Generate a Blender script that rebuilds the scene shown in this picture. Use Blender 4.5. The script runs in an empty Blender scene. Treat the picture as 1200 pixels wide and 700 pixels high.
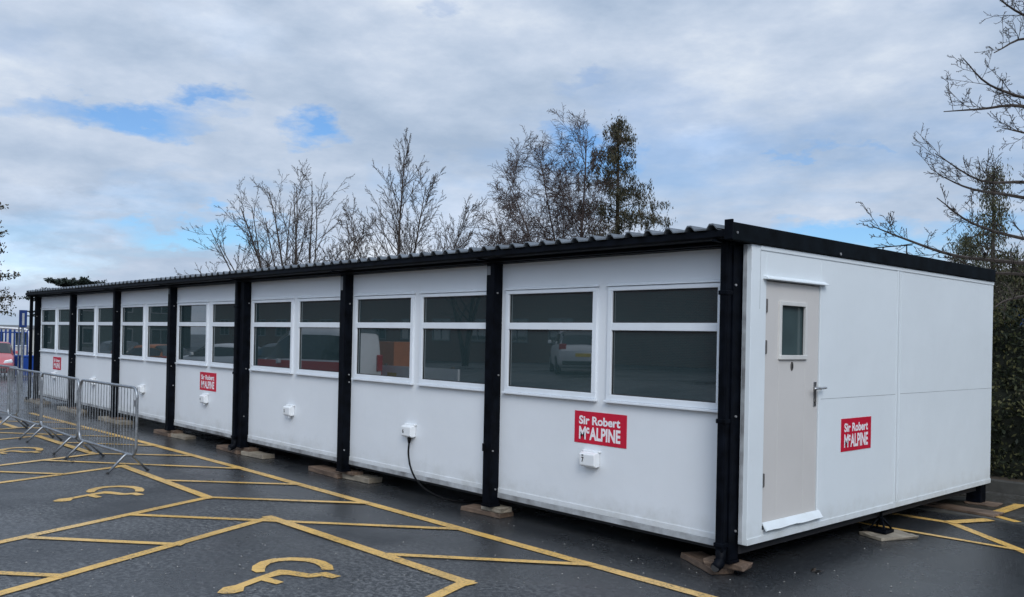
import bpy, bmesh, math, random
from mathutils import Vector, Matrix, noise
PI = math.pi
R = math.radians
sc = bpy.context.scene
COL = sc.collection

# ---------------------------------------------------------------- camera
CAM = Vector((3.8736, -5.9829, 1.8304)); FPX = 1027.66; PPY = 390.57
yaw, pitch, roll = .8303, .0056, .0207
_cy, _sy, _cp, _sp = math.cos(yaw), math.sin(yaw), math.cos(pitch), math.sin(pitch)
FW = Vector((-_sy*_cp, _cy*_cp, _sp)); r0 = Vector((_cy, _sy, 0)); u0 = r0.cross(FW)
RT = math.cos(roll)*r0 + math.sin(roll)*u0
UP = -math.sin(roll)*r0 + math.cos(roll)*u0
cd = bpy.data.cameras.new('camera'); cam = bpy.data.objects.new('camera', cd); COL.objects.link(cam)
m = Matrix((RT, UP, -FW)).transposed().to_4x4(); m.translation = CAM; cam.matrix_world = m
cd.sensor_width = 36; cd.lens = FPX/1200*36; cd.shift_y = (PPY-350)/1200
cd.clip_end = 3000; cd.clip_start = .05
sc.camera = cam
def ray(x, y): return FW + RT*((x-600)/FPX) - UP*((y-PPY)/FPX)
def at(x, y, D): return CAM + D*ray(x, y)
def onz(x, y, z=0):
    d = ray(x, y); return CAM + d*((z-CAM.z)/d.z)

# ---------------------------------------------------------------- terrain height
def sm(t): t = max(0, min(1, t)); return t*t*(3-2*t)
def hz(x, y):
    return -.3*sm((-x-25)/12) + .65*sm((-y-9)/6)*(1-.6*sm((x-0)/10))

# ---------------------------------------------------------------- materials
def nt(name):
    m = bpy.data.materials.new(name); m.use_nodes = True
    t = m.node_tree; b = t.nodes['Principled BSDF']
    return m, t, b
def N(t, typ, **kw):
    n = t.nodes.new(typ)
    for k, v in kw.items():
        if hasattr(n, k): setattr(n, k, v)
        else: n.inputs[k].default_value = v
    return n
def ramp(t, src, stops, interp='LINEAR'):
    r = t.nodes.new('ShaderNodeValToRGB'); r.color_ramp.interpolation = interp
    e = r.color_ramp.elements
    while len(e) < len(stops): e.new(.5)
    for i, (p, c) in enumerate(stops):
        e[i].position = p
        e[i].color = (c, c, c, 1) if isinstance(c, (int, float)) else (*c, 1)
    t.links.new(src, r.inputs['Fac']); return r.outputs['Color']
def mixc(t, fac, a, b, blend='MIX'):
    n = t.nodes.new('ShaderNodeMix'); n.data_type = 'RGBA'; n.blend_type = blend
    for sock, v in ((n.inputs[0], fac), (n.inputs[6], a), (n.inputs[7], b)):
        if isinstance(v, bpy.types.NodeSocket): t.links.new(v, sock)
        elif isinstance(v, (int, float)): sock.default_value = v
        else: sock.default_value = (*v, 1)
    return n.outputs[2]
def math_(t, op, a, b=0, c=None):
    n = t.nodes.new('ShaderNodeMath'); n.operation = op
    for i, v in enumerate((a, b) if c is None else (a, b, c)):
        if isinstance(v, bpy.types.NodeSocket): t.links.new(v, n.inputs[i])
        else: n.inputs[i].default_value = v
    return n.outputs[0]
def tc(t, scale=(1, 1, 1), kind='Object'):
    c = t.nodes.new('ShaderNodeTexCoord'); mp = t.nodes.new('ShaderNodeMapping')
    mp.inputs['Scale'].default_value = scale
    t.links.new(c.outputs[kind], mp.inputs['Vector']); return mp.outputs['Vector']
def noi(t, vec, scale, detail=4, rough=.55, out='Fac'):
    n = t.nodes.new('ShaderNodeTexNoise'); n.inputs['Scale'].default_value = scale
    n.inputs['Detail'].default_value = detail; n.inputs['Roughness'].default_value = rough
    t.links.new(vec, n.inputs['Vector']); return n.outputs[out]
def bump(t, b, h, strength=.3, dist=.01):
    n = t.nodes.new('ShaderNodeBump'); n.inputs['Strength'].default_value = strength
    n.inputs['Distance'].default_value = dist
    t.links.new(h, n.inputs['Height']); t.links.new(n.outputs['Normal'], b.inputs['Normal'])

def simple(name, col, rough=.5, metal=0, var=.15, scale=6, bmp=.0, spec=.5, dark=None, coord='Object'):
    m, t, b = nt(name)
    v = tc(t, kind=coord)
    n = noi(t, v, scale, 5)
    c2 = dark or tuple(max(0, x*(1-var)) for x in col)
    c3 = tuple(min(1, x*(1+var*.6)) for x in col) if not dark else col
    t.links.new(ramp(t, n, [(.3, c2), (.7, c3)]), b.inputs['Base Color'])
    b.inputs['Roughness'].default_value = rough; b.inputs['Metallic'].default_value = metal
    b.inputs['Specular IOR Level'].default_value = spec
    if bmp: bump(t, b, noi(t, v, scale*6, 4), bmp, .004)
    return m

def white_paint(name, col=(.78, .80, .81)):
    m, t, b = nt(name)
    v = tc(t)
    big = noi(t, v, .9, 4); fine = noi(t, v, 14, 5, .6)
    streak = noi(t, tc(t, (5, 5, .35)), 2.2, 5, .6)
    base = mixc(t, ramp(t, big, [(.35, 0), (.75, 1)]), tuple(x*.94 for x in col), col)
    oi = t.nodes.new('ShaderNodeObjectInfo')
    base = mixc(t, math_(t, 'MULTIPLY', oi.outputs['Random'], .10), base, (.60, .62, .62))
    base = mixc(t, ramp(t, streak, [(.60, 0), (.9, .16)]), base, (.56, .58, .58))
    # splash dirt in the lowest hand's breadth of the panels
    sep = t.nodes.new('ShaderNodeSeparateXYZ'); c = t.nodes.new('ShaderNodeNewGeometry')
    t.links.new(c.outputs['Position'], sep.inputs[0])
    low = ramp(t, math_(t, 'ADD', sep.outputs['Z'], math_(t, 'MULTIPLY', noi(t, v, 7, 6, .7), .35)), [(.38, .75), (.62, 0)])
    base = mixc(t, math_(t, 'MULTIPLY', low, ramp(t, noi(t, v, 3.1, 6, .7), [(.35, .15), (.65, .8)])), base, (.42, .42, .38))
    spots = ramp(t, noi(t, v, 55, 2, .5), [(.74, 0), (.78, .45)])
    base = mixc(t, math_(t, 'MULTIPLY', spots, ramp(t, noi(t, v, 2.3, 3), [(.45, 0), (.7, 1)])), base, (.35, .34, .31))
    t.links.new(base, b.inputs['Base Color'])
    t.links.new(ramp(t, fine, [(.3, .38), (.7, .55)]), b.inputs['Roughness'])
    h = math_(t, 'ADD', math_(t, 'MULTIPLY', noi(t, v, 1.6, 3), 1.4), math_(t, 'MULTIPLY', noi(t, tc(t, (40, 40, 6)), 1.5, 5), .10))
    bump(t, b, h, .35, .02)
    return m
M = {}
M['white'] = white_paint('white painted panel', (.77, .80, .83))
M['white_end'] = white_paint('white painted end wall', (.75, .80, .82))
M['upvc'] = simple('white plastic frame', (.74, .78, .82), .3, var=.05, scale=4)
M['black'] = simple('dark navy steel paint', (.0030, .0042, .0072), .5, var=.7, scale=9, bmp=.15, spec=.07)
M['fascia'] = simple('weathered dark fascia', (.004, .0065, .009), .65, var=.7, scale=5, bmp=.3, spec=.08)
M['chassis'] = simple('chassis steel', (.02, .02, .022), .7)
M['skirt'] = simple('grey metal flashing', (.50, .52, .53), .5, dark=(.16, .16, .16), scale=5, bmp=.1)
M['sheet'] = simple('galvanised roof sheet', (.18, .20, .22), .5, metal=.4, var=.5, scale=2.5, bmp=.1)
M['galv'] = simple('galvanised tube', (.34, .36, .38), .42, metal=.75, var=.4, scale=14, bmp=.1)
M['bolt'] = simple('zinc bolt', (.38, .38, .38), .5, metal=.4, var=.6, scale=2.3)
M['tape'] = simple('grey tape', (.22, .23, .24), .7, var=.3)
M['door'] = simple('beige grey door', (.60, .575, .545), .5, var=.05, scale=1.6, bmp=.04)
M['doorframe'] = simple('door trim', (.62, .61, .58), .45, var=.08)
M['rubber'] = simple('dark seal', (.03, .03, .03), .7)
M['steel'] = simple('satin steel', (.5, .5, .5), .3, metal=.9)
M['hinge'] = simple('dull hinge', (.16, .15, .14), .5, metal=.6)
M['red'] = simple('red vinyl sign', (.56, .012, .04), .35, var=.08, scale=3)
M['lettering'] = simple('white vinyl lettering', (.85, .80, .82), .4, var=.03)
M['plastic'] = simple('white socket plastic', (.80, .82, .83), .3, var=.03)
M['digit'] = simple('black digit', (.02, .02, .02), .5)
M['cable'] = simple('black rubber cable', (.005, .005, .006), .6, spec=.12)

def wood(name, a, b_):
    m, t, b = nt(name)
    g = noi(t, tc(t, (2.0, 30, 30)), 1.6, 6, .6); w = noi(t, tc(t), 5, 4)
    c = ramp(t, g, [(.3, a), (.7, b_)])
    c = mixc(t, ramp(t, w, [(.4, 0), (.75, .7)]), c, tuple(x*.45 for x in a))
    t.links.new(c, b.inputs['Base Color']); b.inputs['Roughness'].default_value = .65
    bump(t, b, g, .5, .004); return m
M['wood'] = wood('damp reddish timber', (.09, .058, .040), (.26, .18, .125))
M['wood_pale'] = wood('pale timber', (.22, .185, .14), (.40, .35, .27))

def glass():
    m, t, b = nt('dark double glazing')
    v = tc(t)
    c = ramp(t, noi(t, v, .8, 3), [(.3, (.020, .037, .041)), (.7, (.030, .050, .053))])
    t.links.new(c, b.inputs['Base Color']); b.inputs['Roughness'].default_value = .012
    b.inputs['IOR'].default_value = 2.45
    bump(t, b, noi(t, v, 1.3, 1), .04, .01)
    return m
M['glass'] = glass()
M['door_glass'] = simple('frosted door glass', (.055, .085, .088), .12, var=.2, scale=3)
M['car_glass'] = simple('car glass', (.015, .02, .022), .03, spec=.8)

def asphalt(name, dry, wet, worn=(.11, .11, .11)):
    m, t, b = nt(name)
    g = t.nodes.new('ShaderNodeNewGeometry'); v = g.outputs['Position']
    big = noi(t, v, .22, 6, .62)
    mid = noi(t, v, 1.1, 6, .65)
    fine = noi(t, v, 60, 4, .7)
    mp = t.nodes.new('ShaderNodeMapping'); mp.inputs['Location'].default_value = (3.1, 7.7, 0); t.links.new(v, mp.inputs['Vector'])
    wetf = ramp(t, noi(t, mp.outputs[0], .33, 6, .65), [(.47, 0), (.63, 1)])
    if name == 'wet asphalt':
        sy = t.nodes.new('ShaderNodeSeparateXYZ'); t.links.new(v, sy.inputs[0])
        yy = math_(t, 'ADD', sy.outputs['Y'], math_(t, 'MULTIPLY', noi(t, v, .6, 5), 2.2))
        wetf = math_(t, 'MAXIMUM', wetf, ramp(t, math_(t, 'MULTIPLY_ADD', yy, .25, .5), [(.30, 0), (.50, .85)]))
    c = ramp(t, big, [(.3, tuple(x*.72 for x in dry)), (.72, tuple(x*1.25 for x in dry))])
    c = mixc(t, ramp(t, mid, [(.45, 0), (.8, .6)]), c, worn)
    c = mixc(t, math_(t, 'MULTIPLY', wetf, .8), c, wet)
    c = mixc(t, ramp(t, fine, [(.38, .8), (.55, 0)]), c, tuple(x*.3 for x in dry))
    c = mixc(t, ramp(t, fine, [(.55, 0), (.72, .55)]), c, tuple(x*2.6 for x in dry))
    g2 = noi(t, v, 24, 5, .75)
    wornm = math_(t, 'MULTIPLY', ramp(t, noi(t, v, .45, 5, .6), [(.39, 0), (.52, 1)]), math_(t, 'SUBTRACT', 1.0, wetf))
    c = mixc(t, math_(t, 'MULTIPLY', ramp(t, g2, [(.47, 0), (.58, .9)]), math_(t, 'MULTIPLY_ADD', wornm, .85, .06)), c, (.16, .162, .16))
    c = mixc(t, ramp(t, g2, [(.36, .5), (.46, 0)]), c, tuple(x*.35 for x in dry))
    dv = t.nodes.new('ShaderNodeVectorMath'); dv.operation = 'MULTIPLY_ADD'; t.links.new(noi(t, v, 2.5, 5, .6, 'Color'), dv.inputs[0]); dv.inputs[1].default_value = (.5, .5, 0); t.links.new(v, dv.inputs[2])
    cr_ = t.nodes.new('ShaderNodeTexVoronoi'); cr_.feature = 'DISTANCE_TO_EDGE'; cr_.inputs['Scale'].default_value = .33; t.links.new(dv.outputs[0], cr_.inputs['Vector'])
    crack = math_(t, 'MULTIPLY', ramp(t, cr_.outputs['Distance'], [(.0015, 1), (.004, 0)]), ramp(t, noi(t, v, .7, 3), [(.5, 0), (.6, .8)]))
    c = mixc(t, crack, c, (.008, .008, .008))
    vo = t.nodes.new('ShaderNodeTexVoronoi'); vo.inputs['Scale'].default_value = 26; t.links.new(v, vo.inputs['Vector'])
    sp = ramp(t, vo.outputs['Distance'], [(.10, 1), (.16, 0)])
    sel = ramp(t, noi(t, v, 9, 3, .6), [(.50, 0), (.62, 1)])
    sel = math_(t, 'MULTIPLY', sel, ramp(t, mid, [(.42, .1), (.62, 1)]))
    c = mixc(t, math_(t, 'MULTIPLY', math_(t, 'MULTIPLY', sp, sel), .8), c, (.40, .40, .38))
    t.links.new(c, b.inputs['Base Color'])
    rr = mixc(t, wetf, ramp(t, mid, [(.3, .60), (.7, .42)]), ramp(t, mid, [(.3, .28), (.7, .13)]))
    t.links.new(rr, b.inputs['Roughness'])
    b.inputs['Specular IOR Level'].default_value = .5
    h = math_(t, 'ADD', math_(t, 'MULTIPLY', fine, .35), math_(t, 'MULTIPLY', noi(t, v, 190, 2, .6), .2))
    h = math_(t, 'ADD', h, math_(t, 'MULTIPLY', noi(t, v, .8, 3), 1.2))
    bump(t, b, h, .55, .012)
    return m
M['asphalt'] = asphalt('wet asphalt', (.044, .047, .051), (.020, .023, .027), (.10, .102, .10))
M['path'] = asphalt('brownish tarmac path', (.055, .048, .036), (.030, .027, .022))

def road_paint(name, col, wear=.5):
    m, t, b = nt(name)
    g = t.nodes.new('ShaderNodeNewGeometry'); v = g.outputs['Position']
    n1 = noi(t, v, 2.2, 6, .7); n2 = noi(t, v, 45, 4, .7); n3 = noi(t, v, .5, 4)
    c = ramp(t, n1, [(.3, tuple(x*.72 for x in col)), (.7, col)])
    c = mixc(t, ramp(t, n3, [(.45, 0), (.65, .75)]), c, tuple(min(1, x*.8+.12) for x in col))
    wearf = math_(t, 'MULTIPLY', ramp(t, n2, [(.49, 0), (.62, 1)]), ramp(t, n1, [(.38, .95*wear), (.62, .12*wear)]))
    c = mixc(t, wearf, c, (.05, .05, .05))
    dirt = ramp(t, noi(t, v, .9, 6, .7), [(.52, 0), (.72, .75)])
    c = mixc(t, dirt, c, tuple(x*.42 for x in col))
    t.links.new(c, b.inputs['Base Color']); b.inputs['Roughness'].default_value = .42
    bump(t, b, n2, .4, .003)
    return m
M['yellow'] = road_paint('worn yellow road paint', (.82, .49, .115), .9)
M['pale_mark'] = road_paint('pale broken ground mark', (.58, .57, .52), 1.0)  # pale broken tone for the stripes past the barriers
M['concrete'] = simple('weathered concrete', (.07, .068, .06), .8, var=.4, scale=5, bmp=.5)

def bark(name, a, b_):
    return simple(name, b_, .85, var=.5, scale=8, dark=a, spec=.2)
M['bark'] = bark('grey brown bark', (.035, .028, .024), (.085, .070, .060))
M['bark_birch'] = bark('birch twigs', (.035, .024, .022), (.10, .075, .065))
def leaf(name, cols, scale=.9, spec=.25):
    m, t, b = nt(name)
    g = t.nodes.new('ShaderNodeNewGeometry')
    v = g.outputs['Position']
    f = mixc(t, .5, noi(t, v, scale, 3, out='Fac'), g.outputs['Random Per Island'])
    t.links.new(ramp(t, f, [(.25 + .5*i/(len(cols)-1), c) for i, c in enumerate(cols)]), b.inputs['Base Color'])
    b.inputs['Roughness'].default_value = .6; b.inputs['Specular IOR Level'].default_value = spec
    return m
M['leaf_conifer'] = leaf('brown green cypress sprays', [(.020, .022, .012), (.040, .040, .020), (.085, .062, .032)])
M['leaf_airy'] = leaf('olive conifer sprays', [(.035, .045, .022), (.07, .075, .035), (.11, .095, .05)])
M['leaf_ivy'] = leaf('ivy leaves', [(.010, .016, .009), (.030, .038, .016), (.10, .095, .038)], 1.4, .25)
M['leaf_cedar'] = leaf('cedar needles', [(.010, .018, .014), (.022, .034, .026), (.04, .055, .04)])
M['brick'] = None
def brick():
    m, t, b = nt('red brown brickwork')
    v = tc(t)
    sep = t.nodes.new('ShaderNodeSeparateXYZ'); t.links.new(v, sep.inputs[0])
    cmb = t.nodes.new('ShaderNodeCombineXYZ')
    t.links.new(math_(t, 'ADD', sep.outputs['X'], sep.outputs['Y']), cmb.inputs['X']); t.links.new(sep.outputs['Z'], cmb.inputs['Y'])
    br = t.nodes.new('ShaderNodeTexBrick'); t.links.new(cmb.outputs[0], br.inputs['Vector'])
    br.inputs['Color1'].default_value = (.16, .07, .055, 1); br.inputs['Color2'].default_value = (.11, .055, .045, 1)
    br.inputs['Mortar'].default_value = (.2, .18, .16, 1); br.inputs['Scale'].default_value = 1
    br.inputs['Brick Width'].default_value = .225; br.inputs['Row Height'].default_value = .075; br.inputs['Mortar Size'].default_value = .01
    t.links.new(br.outputs['Color'], b.inputs['Base Color']); b.inputs['Roughness'].default_value = .85
    return m
M['brick'] = brick()
M['roof_tile'] = simple('brown roof tiles', (.12, .095, .065), .85, var=.5, scale=7, bmp=.5)
M['blue'] = simple('blue paint', (.010, .10, .42), .4, var=.2, scale=2)
M['blue_dark'] = simple('dark blue paint', (.012, .05, .22), .4, var=.25, scale=3)
M['wing'] = simple('dark grey render', (.055, .07, .07), .8)
M['render'] = simple('cream render', (.50, .49, .45), .8, var=.12, scale=2)
M['greyroof'] = simple('grey roof', (.22, .23, .24), .7, var=.2)
M['car_red'] = simple('red car paint', (.45, .11, .12), .25, var=.05, spec=.7)
M['livery_red'] = simple('red livery', (.62, .03, .03), .3, var=.05)
M['car_white'] = simple('white car paint', (.75, .76, .77), .22, var=.04, spec=.7)
M['car_grey'] = simple('grey car paint', (.16, .18, .20), .25, var=.05, spec=.7)
M['car_orange'] = simple('orange panel', (.50, .16, .05), .4, var=.1)
M['tyre'] = simple('tyre rubber', (.02, .02, .02), .8)
M['rim'] = simple('alloy rim', (.45, .46, .47), .35, metal=.8)
M['lamp_clear'] = simple('clear lamp', (.72, .74, .76), .12, spec=.9)
M['lamp_red'] = simple('red lamp', (.35, .01, .01), .2, spec=.9)
M['plate_y'] = simple('yellow plate', (.62, .45, .05), .4)
M['plate_w'] = simple('white plate', (.6, .6, .58), .4)
M['white_tube'] = simple('white tube', (.75, .76, .76), .4)
M['bin'] = simple('blue bin plastic', (.01, .06, .30), .45)

# ---------------------------------------------------------------- mesh helpers
class MB:
    def __init__(s): s.v = []; s.f = []
    def box(s, x0, x1, y0, y1, z0, z1):
        n = len(s.v)
        s.v += [(x0, y0, z0), (x1, y0, z0), (x1, y1, z0), (x0, y1, z0), (x0, y0, z1), (x1, y0, z1), (x1, y1, z1), (x0, y1, z1)]
        for f in ((3, 2, 1, 0), (4, 5, 6, 7), (0, 1, 5, 4), (1, 2, 6, 5), (2, 3, 7, 6), (3, 0, 4, 7)): s.f.append(tuple(n+i for i in f))
        return s
    def tube(s, pts, r, sides=6, cap=True):
        pts = [Vector(p) for p in pts]; rs = r if isinstance(r, (list, tuple)) else [r]*len(pts)
        n0 = len(s.v); prev = None
        for i, p in enumerate(pts):
            d = (pts[min(i+1, len(pts)-1)] - pts[max(i-1, 0)])
            d = d.normalized() if d.length > 1e-9 else Vector((0, 0, 1))
            if prev is None:
                a = d.orthogonal().normalized()
            else:
                a = prev - d*prev.dot(d); a = a.normalized() if a.length > 1e-6 else d.orthogonal().normalized()
            prev = a; b = d.cross(a)
            for k in range(sides):
                th = 2*PI*k/sides
                q = p + (a*math.cos(th) + b*math.sin(th))*rs[i]; s.v.append(tuple(q))
        for i in range(len(pts)-1):
            for k in range(sides):
                a0 = n0+i*sides+k; a1 = n0+i*sides+(k+1) % sides
                s.f.append((a0, a1, a1+sides, a0+sides))
        if cap:
            s.f.append(tuple(n0+k for k in reversed(range(sides))))
            s.f.append(tuple(n0+(len(pts)-1)*sides+k for k in range(sides)))
        return s
    def prism(s, poly, axis, a, b):
        """poly: list of 2D; extruded along axis (0,1,2) from a to b"""
        n = len(s.v); k = len(poly)
        for val in (a, b):
            for p in poly:
                q = [p[0], p[1]]; q.insert(axis, val); s.v.append(tuple(q))
        s.f.append(tuple(range(n+k-1, n-1, -1))); s.f.append(tuple(range(n+k, n+2*k)))
        for i in range(k):
            j = (i+1) % k; s.f.append((n+i, n+j, n+k+j, n+k+i))
        return s
    def quad(s, c, u, v):
        n = len(s.v); c = Vector(c)
        for a, b in ((-1, -1), (1, -1), (1, 1), (-1, 1)): s.v.append(tuple(c+u*a+v*b))
        s.f.append((n, n+1, n+2, n+3)); return s
def wl(o):
    v = Vector((0, 0, 0))
    while o is not None: v += o.location; o = o.parent
    return v
def obj(name, mb, mat, parent=None, bevel=0, smooth=False, fix=False):
    me = bpy.data.meshes.new(name)
    off = wl(parent)
    me.from_pydata([tuple(Vector(v)-off) for v in mb.v], [], mb.f); me.update()
    if fix:
        bm = bmesh.new(); bm.from_mesh(me); bmesh.ops.recalc_face_normals(bm, faces=bm.faces); bm.to_mesh(me); bm.free()
    o = bpy.data.objects.new(name, me); COL.objects.link(o); o.parent = parent
    me.materials.append(mat if not isinstance(mat, str) else M[mat])
    if bevel:
        b = o.modifiers.new('Bevel', 'BEVEL'); b.width = bevel; b.segments = 2; b.limit_method = 'ANGLE'; b.angle_limit = R(40)
    if smooth: me.polygons.foreach_set('use_smooth', [True]*len(me.polygons))
    return o
def tag(o, label, cat, group=None, kind=None):
    if label: o['label'] = label
    if cat: o['category'] = cat
    if group: o['group'] = group
    if kind: o['kind'] = kind
    return o
def thing(name, label, cat, loc=(0, 0, 0), rotz=0, group=None):
    o = bpy.data.objects.new(name, None); COL.objects.link(o); o.location = loc; o.empty_display_size = .3
    o['_r'] = rotz; del o['_r']
    tag(o, label, cat, group); o.rotation_euler = (0, 0, rotz); return o
def struct(name, mb, mat, **k):
    o = obj(name, mb, mat, **k); o['kind'] = 'structure'; return o
def copy_tree(o, parent=None):
    c = o.copy(); COL.objects.link(c); c.parent = parent
    for ch in list(o.children): copy_tree(ch, c)
    return c
FONT = bpy.data.curves.new('fonttmp', 'FONT')
def text_mesh(txt, w, h, weight=.02, extrude=.002):
    """flat lettering in the XY plane, fitted to a w x h box centred on the origin"""
    cu = bpy.data.curves.new('lettering', 'FONT'); cu.body = txt; cu.offset = weight; cu.resolution_u = 6
    cu.extrude = 0
    o = bpy.data.objects.new('tmp', cu); COL.objects.link(o)
    bpy.context.view_layer.update()
    me = bpy.data.meshes.new_from_object(o.evaluated_get(bpy.context.evaluated_depsgraph_get()))
    xs = [v.co.x for v in me.vertices]; ys = [v.co.y for v in me.vertices]
    x0, x1, y0, y1 = min(xs), max(xs), min(ys), max(ys)
    mb = MB()
    for v in me.vertices: mb.v.append(((v.co.x-(x0+x1)/2)/(x1-x0)*w, (v.co.y-(y0+y1)/2)/(y1-y0)*h, 0))
    mb.f = [tuple(p.vertices) for p in me.polygons]
    bpy.data.objects.remove(o); bpy.data.meshes.remove(me); bpy.data.curves.remove(cu)
    return mb
def merge(dst, src, fn):
    n = len(dst.v); dst.v += [fn(v) for v in src.v]; dst.f += [tuple(n+i for i in f) for f in src.f]

# ================================================================ GROUND
gx = [-420, -200, -120, -80] + [-60+i*2 for i in range(46)] + [45, 80, 160, 420]
gy = [-420, -200, -120, -70, -45] + [-32+i*1.5 for i in range(34)] + [25, 40, 60, 90, 140, 220, 420]
mb = MB()
for y in gy:
    for x in gx: mb.v.append((x, y, hz(x, y)))
nx = len(gx)
for j in range(len(gy)-1):
    for i in range(nx-1): mb.f.append((j*nx+i, j*nx+i+1, (j+1)*nx+i+1, (j+1)*nx+i))
struct('ground', mb, 'asphalt', smooth=True)

# painted lines -------------------------------------------------
LZ = [0]
def line(mb, pts, w, z=.004):
    pts = [Vector((p[0], p[1])) for p in pts]
    for a, b in zip(pts[:-1], pts[1:]):
        LZ[0] = (LZ[0]+1) % 9; z_ = z+LZ[0]*.0004
        a, b = a-(b-a).normalized()*w*.45, b+(b-a).normalized()*w*.45
        L = (b-a).length; n = max(1, int(L/.25)); d = (b-a)/L; s = Vector((-d.y, d.x))*w/2
        base = len(mb.v)
        for i in range(n+1):
            p = a + (b-a)*i/n
            j1 = noise.noise((p.x*3.1, p.y*3.1, 1))*.006; j2 = noise.noise((p.x*3.1, p.y*3.1, 5))*.006
            for q in (p+s*(1+j1/w*2), p-s*(1+j2/w*2)): mb.v.append((q.x, q.y, hz(q.x, q.y)+z_))
        for i in range(n): k = base+2*i; mb.f.append((k, k+1, k+3, k+2))
W1 = .095
mb = MB(); line(mb, [(-17, -.86), (-13.57, -.79), (-10.99, -.73), (-7.53, -.68), (.8, -.67), (4, -.66)], .11); struct('parking_line', mb, 'yellow')
dirv = Vector((.43, -.9))      # direction of the bay edges
bays = MB(); 
def bayline(x0, y0, L, w=.105, d=dirv): line(bays, [(x0, y0), (x0+d.x*L, y0+d.y*L)], w, .006)
line(bays, [(-8.36, -1.86), (-5.46, -1.90)], .11, .006)
line(bays, [(-4.15, -1.86), (-1.13, -1.80)], .11, .006)
line(bays, [(-12.5, -1.86), (-9.70, -1.80)], .11, .006); line(bays, [(-16.8, -1.86), (-14.0, -1.82)], .11, .006)
for x0, y0, d in ((-5.5, -1.90, Vector((.94, -2.21))), (-4.13, -1.86, Vector((1.2, -2.61))), (-8.3, -1.9, Vector((.49, -1.45))),
                  (-9.74, -1.78, Vector((.5, -1.36))), (-1.17, -1.78, Vector((.45, -1.2))), (-12.5, -1.84, Vector((.5, -1.4))), (-14.0, -1.82, Vector((.5, -1.4)))):
    d.normalize(); bayline(x0, y0, 5.2, d=d)
struct('parking_bay_line', bays, 'yellow')
hat = MB()
for a, b in (((-5.44, -1.86), (-4.19, -.70)), ((-5.05, -2.87), (-2.59, -.69)), ((-4.56, -3.87), (-3.57, -2.99)), ((-4.1, -4.93), (-3.13, -4.03)),
             ((-2.26, -1.83), (-.94, -.69)), ((-6.85, -1.84), (-5.68, -.70)), ((-9.43, -2.55), (-7.24, -.71)), ((-9.74, -1.75), (-8.76, -.73)),
             ((-11.4, -1.82), (-10.19, -.74)), ((-9.05, -3.62), (-8.05, -2.70)), ((-13.9, -2.75), (-11.7, -.78)), ((-14.1, -1.84), (-13.1, -.8)), ((-13.4, -3.7), (-12.4, -2.75)),
             ((-.95, -2.45), (.62, -.69)), ((-.4, -3.6), (2.2, -.69)), ((-8.6, -4.6), (-7.6, -3.7)), ((-15.5, -1.84), (-14.5, -.8)),
             ((-3.6, -5.9), (-2.65, -5.05))):
    line(hat, [a, b], .085, .008)
struct('hatch_line', hat, 'yellow')
# markings by the far kerb, seen past the end of the cabins
rm = MB()
line(rm, [(-1.9, 3.55), (-.38, 3.57), (.23, 3.59), (1.25, 2.72), (2.2, 1.9)], .10, .004)
line(rm, [(-.9, 2.77), (.14, 2.79), (1.2, 2.81), (3, 2.8)], .07, .006)
line(rm, [(.25, 3.62), (.42, 4.02)], .14, .008)
struct('edge_line', rm, 'yellow')
rm = MB()
line(rm, [(.30, 4.36), (.42, 4.30), (.66, 4.16)], .10, .016); line(rm, [(.36, 4.55), (.36, 5.25), (.9, 5.6)], .13, .018)
struct('path_line', rm, 'yellow')
# pavement strip with flush kerb beyond
mb = MB(); mb.box(-24, 12, 4.09, 4.19, -.05, .014); struct('kerb', mb, 'concrete')
mb = MB(); mb.box(-24, 12, 4.19, 6.02, -.05, .011); struct('path', mb, 'path')
# faint white stripes further along the car park
wm = MB()
for k in range(3): line(wm, [(-14.9-k*.75, -3.0), (-14.2-k*.75, -2.15)], .16, .009)
for k in range(5):
    line(wm, [(-16.4-k*1.3, -2.3), (-15.2-k*1.3, -4.4)], .22, .005)
line(wm, [(-15.5, -2.6), (-22, -2.4)], .15, .007)
struct('white_stripe', wm, 'pale_mark')

# wheelchair symbols ---------------------------------------------
def arcpts(): pass
arc_o = [(-2.35, -2.88), (-2.43, -2.88), (-2.54, -2.82), (-2.63, -2.71), (-2.655, -2.59), (-2.60, -2.45), (-2.48, -2.335), (-2.32, -2.30), (-2.18, -2.32), (-2.06, -2.38)]
arc_i = [(-2.33, -2.82), (-2.39, -2.79), (-2.47, -2.74), (-2.535, -2.67), (-2.55, -2.59), (-2.51, -2.50), (-2.42, -2.425), (-2.32, -2.40), (-2.22, -2.41), (-2.12, -2.45)]
body = [(-2.07, -3.30), (-2.13, -3.24), (-2.13, -3.15), (-2.19, -3.02), (-2.255, -2.87), (-2.32, -2.71), (-2.26, -2.66), (-2.17, -2.62), (-2.07, -2.58), (-2.04, -2.46), (-1.87, -2.43), (-1.86, -2.52), (-1.96, -2.54), (-1.98, -2.64),
        (-2.05, -2.68), (-2.14, -2.72), (-2.18, -2.76), (-2.16, -2.87), (-1.99, -2.84), (-1.97, -2.91), (-2.13, -2.95), (-2.05, -3.12), (-1.96, -3.17), (-1.95, -3.25), (-1.99, -3.31), (-2.03, -3.33)]
def symbol(dx, dy):
    m_ = MB()
    n = len(arc_o)
    for (a, b) in zip(arc_o, arc_i):
        m_.v += [(a[0]+dx, a[1]+dy, .006), (b[0]+dx, b[1]+dy, .006)]
    for i in range(n-1): m_.f.append((2*i, 2*i+1, 2*i+3, 2*i+2))
    k = len(m_.v); m_.v += [(x+dx, y+dy, .006) for x, y in body]; m_.f.append(tuple(range(k, k+len(body))))
    struct('wheelchair_symbol', m_, 'yellow', fix=False)
symbol(0, 0); symbol(-4.2, .05); symbol(-8.45, .08)

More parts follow.
